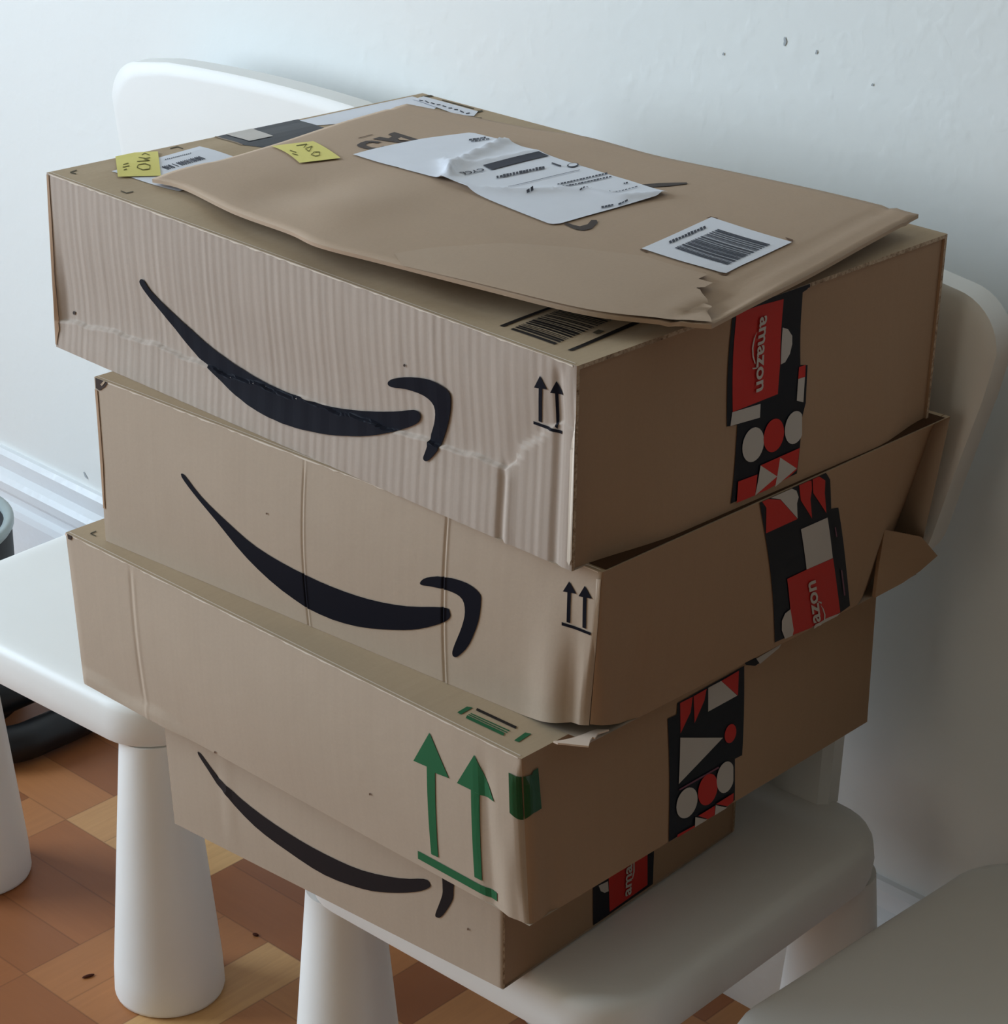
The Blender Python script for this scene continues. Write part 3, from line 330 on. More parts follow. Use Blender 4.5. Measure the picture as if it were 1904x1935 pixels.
  ['mailer','ink_label',0.0016,[[0.5944,0.6064],[0.5954,0.6133],[0.5932,0.6174],[0.5922,0.6105]]],
  ['mailer','ink_label',0.0016,[[0.5957,0.6164],[0.5966,0.6229],[0.5946,0.6267],[0.5937,0.6202]]],
  ['mailer','ink_label',0.0016,[[0.6301,0.6157],[0.6308,0.6237],[0.6284,0.6282],[0.6277,0.6202]]],
  ['mailer','ink_label',0.0016,[[0.6311,0.6261],[0.6319,0.6346],[0.6292,0.6396],[0.6285,0.6311]]],
  ['mailer','ink_label',0.0016,[[0.6323,0.6364],[0.6329,0.6436],[0.6298,0.6494],[0.6292,0.6422]]],
  ['mailer','ink_label',0.0016,[[0.6329,0.6477],[0.6334,0.6542],[0.6309,0.6588],[0.6304,0.6523]]],
  ['mailer','ink_label',0.0016,[[0.6338,0.6585],[0.6344,0.666],[0.6319,0.6706],[0.6313,0.6632]]],
  ['mailer','ink_label',0.0016,[[0.6349,0.6688],[0.6354,0.6758],[0.6324,0.6815],[0.6319,0.6746]]],
  ['mailer','ink_label',0.0016,[[0.6352,0.6807],[0.6358,0.6886],[0.6338,0.6924],[0.6332,0.6845]]],
  ['mailer','ink_label',0.0016,[[0.6361,0.6916],[0.6367,0.7004],[0.6346,0.7044],[0.634,0.6956]]],
  ['mailer','ink_label',0.0016,[[0.637,0.7024],[0.6376,0.711],[0.6352,0.7156],[0.6346,0.707]]],
  ['mailer','ink_label',0.0016,[[0.6578,0.5247],[0.6591,0.5313],[0.6534,0.5427],[0.6521,0.536]]],
  ['mailer','ink_label',0.0016,[[0.6589,0.5343],[0.6603,0.5416],[0.6558,0.5505],[0.6544,0.5432]]],
  ['mailer','ink_label',0.0016,[[0.6608,0.5422],[0.6623,0.5495],[0.6573,0.5595],[0.6558,0.5522]]],
  ['mailer','ink_label',0.0016,[[0.6619,0.5519],[0.6632,0.558],[0.6593,0.5657],[0.6581,0.5595]]],
  ['mailer','ink_label',0.0016,[[0.2697,0.7609],[0.2714,0.7688],[0.2652,0.779],[0.2636,0.771]]],
  ['mailer','ink_label',0.0016,[[0.2724,0.7699],[0.2743,0.779],[0.2668,0.7914],[0.265,0.7822]]],
  ['mailer','ink_label',0.0016,[[0.2735,0.7815],[0.2751,0.7896],[0.2695,0.7989],[0.2679,0.7908]]],
  ['mailer','ink_label',0.0016,[[0.275,0.7925],[0.2767,0.8015],[0.2721,0.8092],[0.2704,0.8001]]],
  ['mailer','ink_label',0.0016,[[0.2778,0.8012],[0.279,0.8076],[0.2727,0.8183],[0.2715,0.8118]]],
  ['mailer','ink_label',0.0016,[[0.2785,0.7532],[0.2803,0.7612],[0.2763,0.768],[0.2745,0.7599]]],
  ['mailer','ink_label',0.0016,[[0.2817,0.7617],[0.2834,0.7698],[0.2775,0.7798],[0.2758,0.7716]]],
  ['mailer','ink_label',0.0016,[[0.2833,0.7728],[0.2848,0.7801],[0.28,0.7882],[0.2785,0.7808]]],
  ['mailer','ink_label',0.0016,[[0.2852,0.7832],[0.2867,0.7901],[0.2822,0.7977],[0.2808,0.7908]]],
  ['mailer','ink_label',0.0016,[[0.2875,0.7932],[0.2894,0.8025],[0.2846,0.8106],[0.2828,0.8012]]],
  ['mailer','ink_label',0.0016,[[0.6684,0.5665],[0.6686,0.5773],[0.6643,0.5851],[0.6641,0.5742]]],
  ['mailer','ink_label',0.0016,[[0.6681,0.5795],[0.6682,0.589],[0.6651,0.5947],[0.6649,0.5852]]],
  ['mailer','ink_label',0.0016,[[0.6685,0.5912],[0.6687,0.6022],[0.6651,0.6088],[0.6649,0.5977]]],
  ['mailer','ink_label',0.0016,[[0.6147,0.7084],[0.6152,0.7133],[0.6114,0.7204],[0.6109,0.7155]]],
  ['mailer','ink_label',0.0016,[[0.6156,0.7148],[0.6162,0.721],[0.6121,0.7288],[0.6114,0.7226]]],
  ['mailer','ink_label',0.0016,[[0.5373,0.501],[0.5382,0.5093],[0.5328,0.5183],[0.5319,0.51]]],
  ['mailer','ink_label',0.0016,[[0.5387,0.5127],[0.5395,0.5204],[0.5338,0.53],[0.533,0.5223]]],
  ['mailer','ink_label',0.0016,[[0.4947,0.5139],[0.5191,0.7341],[0.5176,0.7366],[0.4933,0.5161]]],
  ['mailer','ink_label',0.0016,[[0.4978,0.7686],[0.4994,0.7652],[0.5007,0.7612],[0.5017,0.7569],[0.5022,0.7526],[0.5023,0.7483],[0.5019,0.7444],[0.5011,0.741],[0.4999,0.7383],[0.4984,0.7364],[0.4967,0.7354],[0.4947,0.7354],[0.4927,0.7364],[0.4908,0.7382],[0.4889,0.7409],[0.4873,0.7442],[0.486,0.7481],[0.485,0.7523],[0.4845,0.7567],[0.4844,0.761],[0.4847,0.7649],[0.4855,0.7684],[0.4867,0.7712],[0.4882,0.7731],[0.4899,0.7742],[0.4919,0.7742],[0.4939,0.7733],[0.4959,0.7713]]],
  ['mailer','label_white',0.0018,[[0.4968,0.7654],[0.4979,0.763],[0.4988,0.7602],[0.4994,0.7571],[0.4998,0.7538],[0.4998,0.7507],[0.4994,0.7477],[0.4988,0.7451],[0.4979,0.743],[0.4968,0.7415],[0.4955,0.7406],[0.4941,0.7404],[0.4926,0.741],[0.4912,0.7422],[0.4899,0.744],[0.4888,0.7464],[0.4879,0.7492],[0.4873,0.7523],[0.4869,0.7555],[0.4869,0.7587],[0.4872,0.7616],[0.4879,0.7643],[0.4888,0.7665],[0.4899,0.768],[0.4912,0.769],[0.4926,0.7692],[0.4941,0.7686],[0.4955,0.7673]]],
  ['mailer','ink_label',0.0016,[[0.4635,0.7268],[0.4861,0.7235],[0.482,0.7321],[0.4593,0.7353]]],
 ],
 'Mbar': [
  ['mailer','label_white',0.001,[[0.7899,0.3646],[0.7923,0.6375],[0.9261,0.6033],[0.9179,0.3392],[0.9106,0.3368]]],
  ['mailer','ink_label',0.0014,[[0.8214,0.4097],[0.9057,0.3818],[0.9058,0.3869],[0.8214,0.4147]]],
  ['mailer','ink_label',0.0014,[[0.8215,0.4167],[0.9059,0.3889],[0.906,0.3941],[0.8216,0.4217]]],
  ['mailer','ink_label',0.0014,[[0.8216,0.4237],[0.9061,0.3961],[0.9062,0.3993],[0.8217,0.4268]]],
  ['mailer','ink_label',0.0014,[[0.8218,0.4298],[0.9062,0.4024],[0.9063,0.4045],[0.8218,0.4318]]],
  ['mailer','ink_label',0.0014,[[0.8219,0.4349],[0.9063,0.4077],[0.9065,0.4157],[0.822,0.4425]]],
  ['mailer','ink_label',0.0014,[[0.8221,0.4476],[0.9065,0.4211],[0.9066,0.4265],[0.8222,0.4526]]],
  ['mailer','ink_label',0.0014,[[0.8223,0.4547],[0.9067,0.4286],[0.9067,0.4341],[0.8224,0.4598]]],
  ['mailer','ink_label',0.0014,[[0.8225,0.4618],[0.9068,0.4362],[0.9068,0.4395],[0.8226,0.4649]]],
  ['mailer','ink_label',0.0014,[[0.8227,0.4679],[0.9069,0.4428],[0.907,0.4482],[0.8228,0.4731]]],
  ['mailer','ink_label',0.0014,[[0.8228,0.4751],[0.907,0.4504],[0.9071,0.4559],[0.823,0.4802]]],
  ['mailer','ink_label',0.0014,[[0.823,0.4833],[0.9072,0.4591],[0.9073,0.4646],[0.8232,0.4885]]],
  ['mailer','ink_label',0.0014,[[0.8234,0.4936],[0.9074,0.4701],[0.9075,0.4756],[0.8235,0.4988]]],
  ['mailer','ink_label',0.0014,[[0.8237,0.504],[0.9076,0.4811],[0.9078,0.4893],[0.8239,0.5117]]],
  ['mailer','ink_label',0.0014,[[0.824,0.517],[0.908,0.4948],[0.908,0.497],[0.8241,0.519]]],
  ['mailer','ink_label',0.0014,[[0.8242,0.5211],[0.9081,0.4992],[0.9081,0.5025],[0.8243,0.5242]]],
  ['mailer','ink_label',0.0014,[[0.8244,0.5274],[0.9082,0.5059],[0.9084,0.5114],[0.8245,0.5326]]],
  ['mailer','ink_label',0.0014,[[0.8247,0.5379],[0.9085,0.517],[0.9086,0.5225],[0.8249,0.5431]]],
  ['mailer','ink_label',0.0014,[[0.825,0.5484],[0.9088,0.5281],[0.9089,0.5336],[0.8252,0.5537]]],
  ['mailer','ink_label',0.0014,[[0.8254,0.5589],[0.9091,0.5392],[0.9093,0.5476],[0.8256,0.5669]]],
  ['mailer','ink_label',0.0014,[[0.8257,0.569],[0.9094,0.5499],[0.9095,0.5555],[0.8258,0.5743]]],
  ['mailer','ink_label',0.0014,[[0.8082,0.4251],[0.8084,0.4337],[0.8023,0.4452],[0.8022,0.4366]]],
  ['mailer','ink_label',0.0014,[[0.809,0.4354],[0.8092,0.444],[0.802,0.4578],[0.8018,0.4492]]],
  ['mailer','ink_label',0.0014,[[0.809,0.4473],[0.8092,0.456],[0.8025,0.4689],[0.8023,0.4602]]],
  ['mailer','ink_label',0.0014,[[0.8084,0.4605],[0.8086,0.4692],[0.8036,0.4789],[0.8034,0.4702]]],
  ['mailer','ink_label',0.0014,[[0.8091,0.4714],[0.8093,0.4801],[0.8036,0.4912],[0.8034,0.4824]]],
  ['mailer','ink_label',0.0014,[[0.8096,0.4824],[0.8099,0.4912],[0.8036,0.5035],[0.8034,0.4947]]],
  ['mailer','ink_label',0.0014,[[0.8107,0.4927],[0.8109,0.5015],[0.8032,0.5166],[0.803,0.5078]]],
  ['mailer','ink_label',0.0014,[[0.811,0.5045],[0.8112,0.5133],[0.8036,0.5283],[0.8033,0.5195]]],
  ['mailer','ink_label',0.0014,[[0.8108,0.5173],[0.811,0.5261],[0.8044,0.5392],[0.8042,0.5303]]],
  ['mailer','ink_label',0.0014,[[0.8103,0.5307],[0.8106,0.5396],[0.8056,0.5495],[0.8053,0.5405]]],
  ['mailer','ink_label',0.0014,[[0.8119,0.5402],[0.8121,0.5492],[0.8048,0.5638],[0.8045,0.5548]]],
  ['mailer','ink_label',0.0014,[[0.8117,0.5532],[0.8119,0.5622],[0.8056,0.5747],[0.8054,0.5657]]],
 ],
 'Mnote': [
  ['mailer','note_yellow',0.0012,[[0.016,0.3933],[0.0565,0.4914],[0.1691,0.4263],[0.1355,0.3214]]],
  ['mailer','ink_pen',0.0016,[[0.0566,0.4232],[0.0646,0.4523],[0.0612,0.4574],[0.0532,0.4284]]],
  ['mailer','ink_pen',0.0016,[[0.0615,0.4561],[0.0742,0.4228],[0.0771,0.4204],[0.0643,0.4535]]],
  ['mailer','ink_pen',0.0016,[[0.0828,0.4194],[0.0821,0.4456],[0.0787,0.4499],[0.0795,0.4236]]],
  ['mailer','ink_pen',0.0016,[[0.0792,0.4485],[0.099,0.4061],[0.1014,0.4048],[0.0817,0.447]]],
  ['mailer','ink_pen',0.0016,[[0.0992,0.4077],[0.0818,0.4192],[0.0839,0.4145],[0.1012,0.4032]]],
  ['mailer','ink_pen',0.0016,[[0.1188,0.3878],[0.1114,0.4103],[0.1084,0.4129],[0.1159,0.3903]]],
  ['mailer','ink_pen',0.0016,[[0.1114,0.4094],[0.1187,0.4192],[0.1157,0.4236],[0.1084,0.4139]]],
  ['mailer','ink_pen',0.0016,[[0.1167,0.4208],[0.1307,0.4009],[0.1316,0.4022],[0.1177,0.422]]],
  ['mailer','ink_pen',0.0016,[[0.1296,0.4034],[0.1284,0.3891],[0.1315,0.3854],[0.1327,0.3997]]],
  ['mailer','ink_pen',0.0016,[[0.1288,0.3894],[0.1161,0.3913],[0.1186,0.3868],[0.1312,0.3851]]],
  ['mailer','ink_pen',0.0016,[[0.0698,0.3767],[0.0887,0.3731],[0.0859,0.3779],[0.067,0.3818]]],
  ['mailer','ink_pen',0.0016,[[0.0877,0.3585],[0.103,0.359],[0.1002,0.3635],[0.0849,0.3633]]],
 ],
 'Mflap': [
  ['mailer','flap_kraft',0.0013,[[0.9049,0.303],[0.9045,0.2663],[0.926,0.2568],[0.9257,0.224],[0.9177,0.2119],[0.9263,0.2039],[0.9465,0.1606],[0.9695,0.1038],[0.9981,0.0072],[0.9367,0.0025],[0.8504,0.0017],[0.7052,0.0014],[0.5937,-0.0018],[0.5609,0.0374],[0.5871,0.1096],[0.6487,0.2052],[0.7219,0.2739],[0.8087,0.326]]],
 ],
}
TEXTS = {
 'Atape': [
  ['Aright','tape_white',0.0017,'amazon',[0.4581,0.9143],[0.4515,0.5472],[0.4766,0.915]],
 ],
 'Btape': [
  ['Bright','tape_white',0.0017,'amazon',[0.6988,-0.1723],[0.6141,0.3544],[0.675,-0.1649]],
 ],
 'Dtape': [
  ['Dright','tape_white',0.0014,'amazon',[0.5259,0.0642],[0.5263,0.5513],[0.5007,0.0733]],
 ],
 'Mlabel': [
  ['mailer','ink_label',0.0016,'CYCL',[0.3985,0.5755],[0.3889,0.5082],[0.4111,0.5684]],
 ],
}
RIDGES = [([(0.3808,0.4832),(0.3558,0.5431),(0.3395,0.6261),(0.3273,0.7299),(0.3154,0.8109)],0.005,0.004),([(0.3194,0.5755),(0.3479,0.5342),(0.3821,0.485)],0.004,0.003),([(0.391,0.4412),(0.4529,0.4434),(0.4938,0.478),(0.5252,0.514),(0.5621,0.5781),(0.5963,0.607),(0.6527,0.6183),(0.6851,0.7002)],0.0035,0.006),([(0.3558,0.5431),(0.3716,0.5972),(0.3862,0.6902),(0.3962,0.7713)],0.0025,0.005)]
B_FLAP = [(0.258,-0.1568,0.5691),(0.262,-0.1173,0.552),(0.266,-0.1016,0.5338),(0.264,-0.1186,0.527),(0.262,-0.1364,0.5229),(0.2585,-0.1624,0.5196),(0.258,-0.1599,0.5453)]
B_LINER = [(0.2436,-0.4644,0.5215),(0.2472,-0.458,0.5215),(0.2495,-0.4511,0.5215),(0.2507,-0.4443,0.5215),(0.251,-0.4394,0.5215),(0.2522,-0.4345,0.5215),(0.2577,-0.4299,0.5215),(0.256,-0.4381,0.5215),(0.2585,-0.4432,0.5215),(0.2568,-0.4437,0.5215),(0.2581,-0.4469,0.5215),(0.2625,-0.4533,0.5215),(0.2584,-0.4563,0.5215),(0.2523,-0.4601,0.5215),(0.2471,-0.464,0.5215)]
# ---------- surfaces: every face is a patch (s, t) -> point ----------
def vadd(a, b): return (a[0]+b[0], a[1]+b[1], a[2]+b[2])
def vsub(a, b): return (a[0]-b[0], a[1]-b[1], a[2]-b[2])
def vmul(a, k): return (a[0]*k, a[1]*k, a[2]*k)
def vlen(a): return math.sqrt(a[0]**2+a[1]**2+a[2]**2)
def vnorm(a):
    l = vlen(a) or 1.0
    return (a[0]/l, a[1]/l, a[2]/l)
def vcross(a, b): return (a[1]*b[2]-a[2]*b[1], a[2]*b[0]-a[0]*b[2], a[0]*b[1]-a[1]*b[0])
def lerp(a, b, k): return (a[0]+(b[0]-a[0])*k, a[1]+(b[1]-a[1])*k, a[2]+(b[2]-a[2])*k)
def bil(p00, p10, p01, p11, s, t): return lerp(lerp(p00, p10, s), lerp(p01, p11, s), t)
def sstep(a, b, x):
    k = min(1.0, max(0.0, (x-a)/(b-a)))
    return k*k*(3-2*k)
def gauss(x, w): return math.exp(-(x/w)**2)
def interp(tab, x):
    if x <= tab[0][0]: return tab[0][1]
    for (a, u), (b, v) in zip(tab, tab[1:]):
        if x <= b: return u+(v-u)*(x-a)/(b-a)
    return tab[-1][1]
FACE = {  # p00, p10, p01, p11 seen from outside, s to the right, t up
    'front': ('FL', 'FR', 'TFL', 'TFR'), 'right': ('FR', 'BR', 'TFR', 'TBR'),
    'back': ('BR', 'BL', 'TBR', 'TBL'), 'left': ('BL', 'FL', 'TBL', 'TFL'),
    'top': ('TFL', 'TFR', 'TBL', 'TBR'), 'bottom': ('BL', 'BR', 'FL', 'FR')}
def crease_a(s): return interp(CREASE_TAB, s)
def radius(box, t):
    if box == 'A': return .0012
    if box == 'B': return .002+.011*sstep(.75, .0, t)
    if box == 'C': return .0015+.0085*sstep(.98, .80, t)*(1-.5*sstep(.3, .0, t))
    return .003
FLAT = [False]
def disp(box, face, s, t):
    d = 0.0
    if FLAT[0]: return d
    if face == 'front':
        if box == 'A':
            tc = crease_a(s)
            k = sstep(.0, .02, s)
            jag = .012*math.sin(s*61)+.008*math.sin(s*143+1)
            tc += jag*.5
            up = .0050*k*sstep(1.0, tc, t)*(.35+.65*sstep(1.0, .3, t))
            dn = k*(.0020-.0020*sstep(tc, 0, t))
            d -= dn+(up-dn)*sstep(tc-.004, tc+.006, t)
            d -= .0022*gauss(s-.885, .006)*sstep(.42, .3, t)
            d += .0012*gauss(s-.897, .006)*sstep(.42, .3, t)
            d -= .0016*gauss(s-.972, .007)*sstep(1.0, .9, t)
            d += .00025*math.sin(s*180)*sstep(.0, .1, s)*sstep(1, .8, t)*.5
        if box == 'B':
            d -= .0007*gauss(s-.462, .0018)*sstep(1.0, .9, t)
            d += .0004*gauss(s-.4655, .002)*sstep(1.0, .9, t)
            d -= .0009*gauss(s-.735, .002)*sstep(1.02, .96, t)
            d += .0005*gauss(s-.739, .002)
            d += .0035*gauss(s-.93, .03)*sstep(.9, .1, t)
            d -= .003*gauss(s-.965, .012)*sstep(.8, .1, t)
            d += .004*gauss(s-.5, .4)*math.sin(math.pi*t)
        if box == 'C':
            d += .0045*gauss(s-.5, .4)*math.sin(math.pi*t)
            d -= .0005*gauss(s-.165, .004)*sstep(.0, .25, t)*sstep(1, .9, t)
            d += .0003*gauss(s-.174, .004)*sstep(1, .9, t)
            lip = .085-.03*s+.012*math.sin(s*40)
            if s < .3: d += .0022*sstep(lip, lip-.03, t)*sstep(.3, .2, s)
            d -= .0018*gauss(s-.93, .01)*sstep(1, .7, t)
            d += .0016*gauss(s-.965, .012)*sstep(.6, .2, t)
        if box == 'D':
            d += .003*math.sin(math.pi*t)*math.sin(math.pi*s)
            d -= .0007*gauss(s-.175, .008)*sstep(.1, .3, t)
            d += .0008*gauss(s-.195, .009)*sstep(0, .2, t)
    if face == 'right':
        if box == 'A': d += .0095*sstep(.0, .25, s)*sstep(1, .80, s)*sstep(.85, 0, t)
        if box == 'B':
            d += .003*math.sin(math.pi*min(1, s/.85))*math.sin(math.pi*t)
            d -= .002*gauss(s-.10, .02)*(1-t)
        if box == 'C':
            d += .002*math.sin(math.pi*s)*math.sin(math.pi*t)
            d -= .0018*gauss(s-.055, .012)*sstep(.7, .2, t)
    return d
def face_point(box, face, s, t):
    """point of a box face; the front-right edge is rounded"""
    c = BOXES[box]
    k = FACE[face]
    p00, p10, p01, p11 = (c[x] for x in k)
    P = bil(p00, p10, p01, p11, s, t)
    if face in ('top', 'bottom'): return P
    n = vnorm(vcross(vsub(p10, p00), vsub(p01, p00)))
    if face in ('front', 'right'):
        r = radius(box, t)
        a, b = lerp(p00, p01, t), lerp(p10, p11, t)
        L = vlen(vsub(b, a)); u = vnorm(vsub(b, a))
        dist = (1-s)*L if face == 'front' else s*L
        if dist < r:
            th = (1-dist/r)*math.pi/4
            ins = r-r*math.sin(th); dep = r-r*math.cos(th)
            if face == 'front': P = vadd(vadd(b, vmul(u, -ins)), vmul(n, -dep))
            else: P = vadd(vadd(a, vmul(u, ins)), vmul(n, -dep))
    w = 1.0
    if face == 'front': w = sstep(0, .006, 1-s)*sstep(0, .004, s)
    if face == 'right': w = sstep(0, .01, s)*sstep(0, .01, 1-s)
    d = disp(box, face, s, t)
    if face == 'front' and t < .001: pass
    P = vadd(P, vmul(n, d*w))
    if box == 'B':
        q = sstep(.87, 1, s) if face == 'front' else sstep(.12, 0, s)
        P = (P[0], P[1], P[2]+.0095*q*(1-t)**2)
    return P
def poly_at(poly, k):
    L = [0.0]
    for a, b in zip(poly, poly[1:]): L.append(L[-1]+vlen(vsub(b, a)))
    x = k*L[-1]
    for i in range(len(poly)-1):
        if x <= L[i+1] or i == len(poly)-2:
            f = (x-L[i])/((L[i+1]-L[i]) or 1)
            return lerp(poly[i], poly[i+1], f)
def smooth_poly(poly, n=40):
    """Catmull-Rom resample so that edges bow softly"""
    out = []
    m = len(poly)
    for i in range(m-1):
        p0 = poly[max(0, i-1)]; p1 = poly[i]; p2 = poly[i+1]; p3 = poly[min(m-1, i+2)]
        for j in range(8):
            t = j/8
            q = []
            for a in range(3):
                q.append(.5*((2*p1[a])+(-p0[a]+p2[a])*t+(2*p0[a]-5*p1[a]+4*p2[a]-p3[a])*t*t+(-p0[a]+3*p1[a]-3*p2[a]+p3[a])*t**3))
            out.append(tuple(q))
    out.append(poly[-1])
    return out
_mc = {}
def tear_dip(s, t): return .0050*sstep(.88, .93, s)*sstep(1.0, .97, s)*sstep(.42, .12, t)*sstep(.0, .07, t)
def mailer_point(s, t):
    if not _mc:
        for k in ('f', 'b', 'l', 'r'): _mc[k] = smooth_poly(MAILER[k])
    f = poly_at(_mc['f'], s); b = poly_at(_mc['b'], s)
    l = poly_at(_mc['l'], t); r = poly_at(_mc['r'], t)
    c00, c10, c01, c11 = _mc['f'][0], _mc['f'][-1], _mc['b'][0], _mc['b'][-1]
    P = vsub(vadd(lerp(f, b, t), lerp(l, r, s)), bil(c00, c10, c01, c11, s, t))
    e = math.sin(math.pi*min(1, max(0, s)))*math.sin(math.pi*min(1, max(0, t)))
    z = .0045*e**.6 if e > 0 else 0
    ed = sstep(0, .12, t)
    z -= ed*.0030*gauss(s-.24, .07)*gauss(t-.20, .20)
    z += ed*.0026*gauss(s-.38, .08)*gauss(t-.16, .16)
    z -= tear_dip(s, t)
    z += .0012*gauss(s-.62, .12)*gauss(t-.22, .06)
    z -= .0012*gauss(s-.955, .006)
    z += .0006*gauss(s-.965, .006)
    z -= .0008*gauss(t-.93, .008)
    return (P[0], P[1], P[2]+z)
def surf_point(key, s, t, off=0.0):
    fn = mailer_point if key == 'mailer' else (lambda a, b: face_point(key[0], key[1:], a, b))
    P = fn(s, t)
    if off:
        e = 2e-3
        FLAT[0] = key != 'mailer'
        du = vsub(fn(s+e, t), fn(s-e, t)); dv = vsub(fn(s, t+e), fn(s, t-e))
        n = vnorm(vcross(du, dv))
        FLAT[0] = False
        P = vadd(P, vmul(n, off))
    return P
# ======================= helpers =======================
def link(o, parent=None):
    COL.objects.link(o)
    if parent: 
        o.parent = parent; o.matrix_parent_inverse = Matrix.Identity(4)
    return o
def empty(name, loc, label, cat, group=None, rz=0):
    o = bpy.data.objects.new(name, None); COL.objects.link(o); o.empty_display_size = .05
    o.location = loc; o.rotation_euler = (0, 0, rz)
    o['label'] = label; o['category'] = cat
    if group: o['group'] = group
    return o
def obj(name, bm, mats, parent=None, smooth=False, origin=(0, 0, 0)):
    """bm in world coordinates; origin = parent's location"""
    me = bpy.data.meshes.new(name)
    if any(origin): bmesh.ops.translate(bm, verts=bm.verts, vec=Vector(origin)*-1)
    bm.normal_update()
    bm.to_mesh(me); bm.free()
    for m in (mats if isinstance(mats, (list, tuple)) else [mats]): me.materials.append(m)
    if smooth:
        for p in me.polygons: p.use_smooth = True
    return link(bpy.data.objects.new(name, me), parent)
def struct(name, bm, mats):
    o = obj(name, bm, mats); o['kind'] = 'structure'; return o
def add_box(bm, a, b, mi=0):
    vs = [bm.verts.new((x, y, z)) for x in (a[0], b[0]) for y in (a[1], b[1]) for z in (a[2], b[2])]
    for f in ((0, 1, 3, 2), (4, 6, 7, 5), (0, 4, 5, 1), (2, 3, 7, 6), (0, 2, 6, 4), (1, 5, 7, 3)):
        fc = bm.faces.new([vs[i] for i in f]); fc.material_index = mi
def srgb(r, g, b):
    f = lambda c: (c/255/12.92) if c/255 <= .04045 else ((c/255+.055)/1.055)**2.4
    return (f(r), f(g), f(b), 1)
# ======================= materials =======================
class NT:
    def __init__(s, name):
        s.m = bpy.data.materials.new(name); s.m.use_nodes = True; s.t = s.m.node_tree; s.b = s.t.nodes['Principled BSDF']
    def n(s, kind, **kw):
        x = s.t.nodes.new(kind)
        for k, v in kw.items():
            if k in x.inputs.keys() if isinstance(k, str) and k[0].isupper() else False: x.inputs[k].default_value = v
            else: setattr(x, k, v)
        return x
    def l(s, a, b): s.t.links.new(a, b)
    def math(s, op, a, b=None, c=None):
        x = s.t.nodes.new('ShaderNodeMath'); x.operation = op
        for i, v in enumerate((a, b, c)):
            if v is None: continue
            if isinstance(v, (int, float)): x.inputs[i].default_value = v
            else: s.l(v, x.inputs[i])
        return x.outputs[0]
    def ramp(s, fac, stops):
        x = s.t.nodes.new('ShaderNodeValToRGB'); s.l(fac, x.inputs[0])
        e = x.color_ramp.elements
        while len(e) < len(stops): e.new(.5)
        for i, (p, c) in enumerate(stops): e[i].position = p; e[i].color = c
        return x.outputs[0]
    def mix(s, f, a, b, mode='MIX'):
        x = s.t.nodes.new('ShaderNodeMix'); x.data_type = 'RGBA'; x.blend_type = mode
        for i, v in ((0, f), (6, a), (7, b)):
            if isinstance(v, (int, float, tuple)): x.inputs[i].default_value = v
            else: s.l(v, x.inputs[i])
        return x.outputs[2]
    def noise(s, vec, scale, detail=3, rough=.5, sc=None):
        if sc:
            mp = s.t.nodes.new('ShaderNodeMapping'); mp.inputs['Scale'].default_value = sc; s.l(vec, mp.inputs[0]); vec = mp.outputs[0]
        x = s.t.nodes.new('ShaderNodeTexNoise'); x.inputs['Scale'].default_value = scale; x.inputs['Detail'].default_value = detail; x.inputs['Roughness'].default_value = rough
        s.l(vec, x.inputs['Vector']); return x.outputs['Fac']
    def bump(s, h, strength, dist, prev=None):
        x = s.t.nodes.new('ShaderNodeBump'); x.inputs['Strength'].default_value = strength; x.inputs['Distance'].default_value = dist
        s.l(h, x.inputs['Height'])
        if prev: s.l(prev, x.inputs['Normal'])
        return x.outputs[0]
def plain(name, col, rough=.6, spec=.5, bump=0):
    k = NT(name); k.b.inputs['Base Color'].default_value = col; k.b.inputs['Roughness'].default_value = rough
    k.b.inputs['Specular IOR Level'].default_value = spec
    co = k.n('ShaderNodeTexCoord').outputs['Object']
    nz = k.noise(co, 60, 3)
    lo = tuple(c*.94 for c in col[:3])+(1,)
    k.l(k.mix(nz, lo, col), k.b.inputs['Base Color'])
    if bump: k.l(k.bump(nz, .3, bump), k.b.inputs['Normal'])
    return k.m
def kraft(name, c1, c2, flute=0.0, streak=.5, wr=.0004):
    """brown cardboard; u along the panel, corrugation runs up (v)"""
    k = NT(name)
    uv = k.n('ShaderNodeTexCoord').outputs['UV']
    st = k.noise(uv, 1, 4, .6, (190, 1.5, 1))
    bl = k.noise(uv, 9, 4, .55)
    fine = k.noise(uv, 420, 3, .6)
    col = k.mix(k.math('MULTIPLY', st, streak), c1, c2)
    col = k.mix(k.math('MULTIPLY', k.math('SUBTRACT', bl, .35), .7), col, tuple(c*1.12 for c in c1[:3])+(1,))
    col = k.mix(k.math('MULTIPLY', k.math('SUBTRACT', fine, .3), .22), col, tuple(c*.62 for c in c1[:3])+(1,))
    k.l(col, k.b.inputs['Base Color'])
    k.b.inputs['Roughness'].default_value = .78; k.b.inputs['Specular IOR Level'].default_value = .25
    nrm = k.bump(fine, .25, .0003)
    nrm = k.bump(bl, .5, wr*6, nrm)
    if flute:
        sep = k.n('ShaderNodeSeparateXYZ'); k.l(uv, sep.inputs[0])
        wob = k.math('MULTIPLY', k.noise(uv, 1, 2, .5, (22, .8, 1)), .004)
        ph = k.math('MULTIPLY', k.math('ADD', sep.outputs[0], wob), 2*math.pi/.0076)
        wv = k.math('SINE', ph)
        am = k.math('MULTIPLY', k.noise(uv, 1, 3, .6, (46, 1.5, 1)), 1.35)
        nrm = k.bump(k.math('MULTIPLY', k.math('MULTIPLY', wv, am), am), .9, flute, nrm)
    k.l(nrm, k.b.inputs['Normal'])
    return k.m
M = {}
KA, KB = srgb(184, 165, 146), srgb(162, 143, 123)
M['kraft_ribbed'] = kraft('kraft_ribbed', srgb(186, 170, 157), srgb(152, 136, 123), .0002, .75)
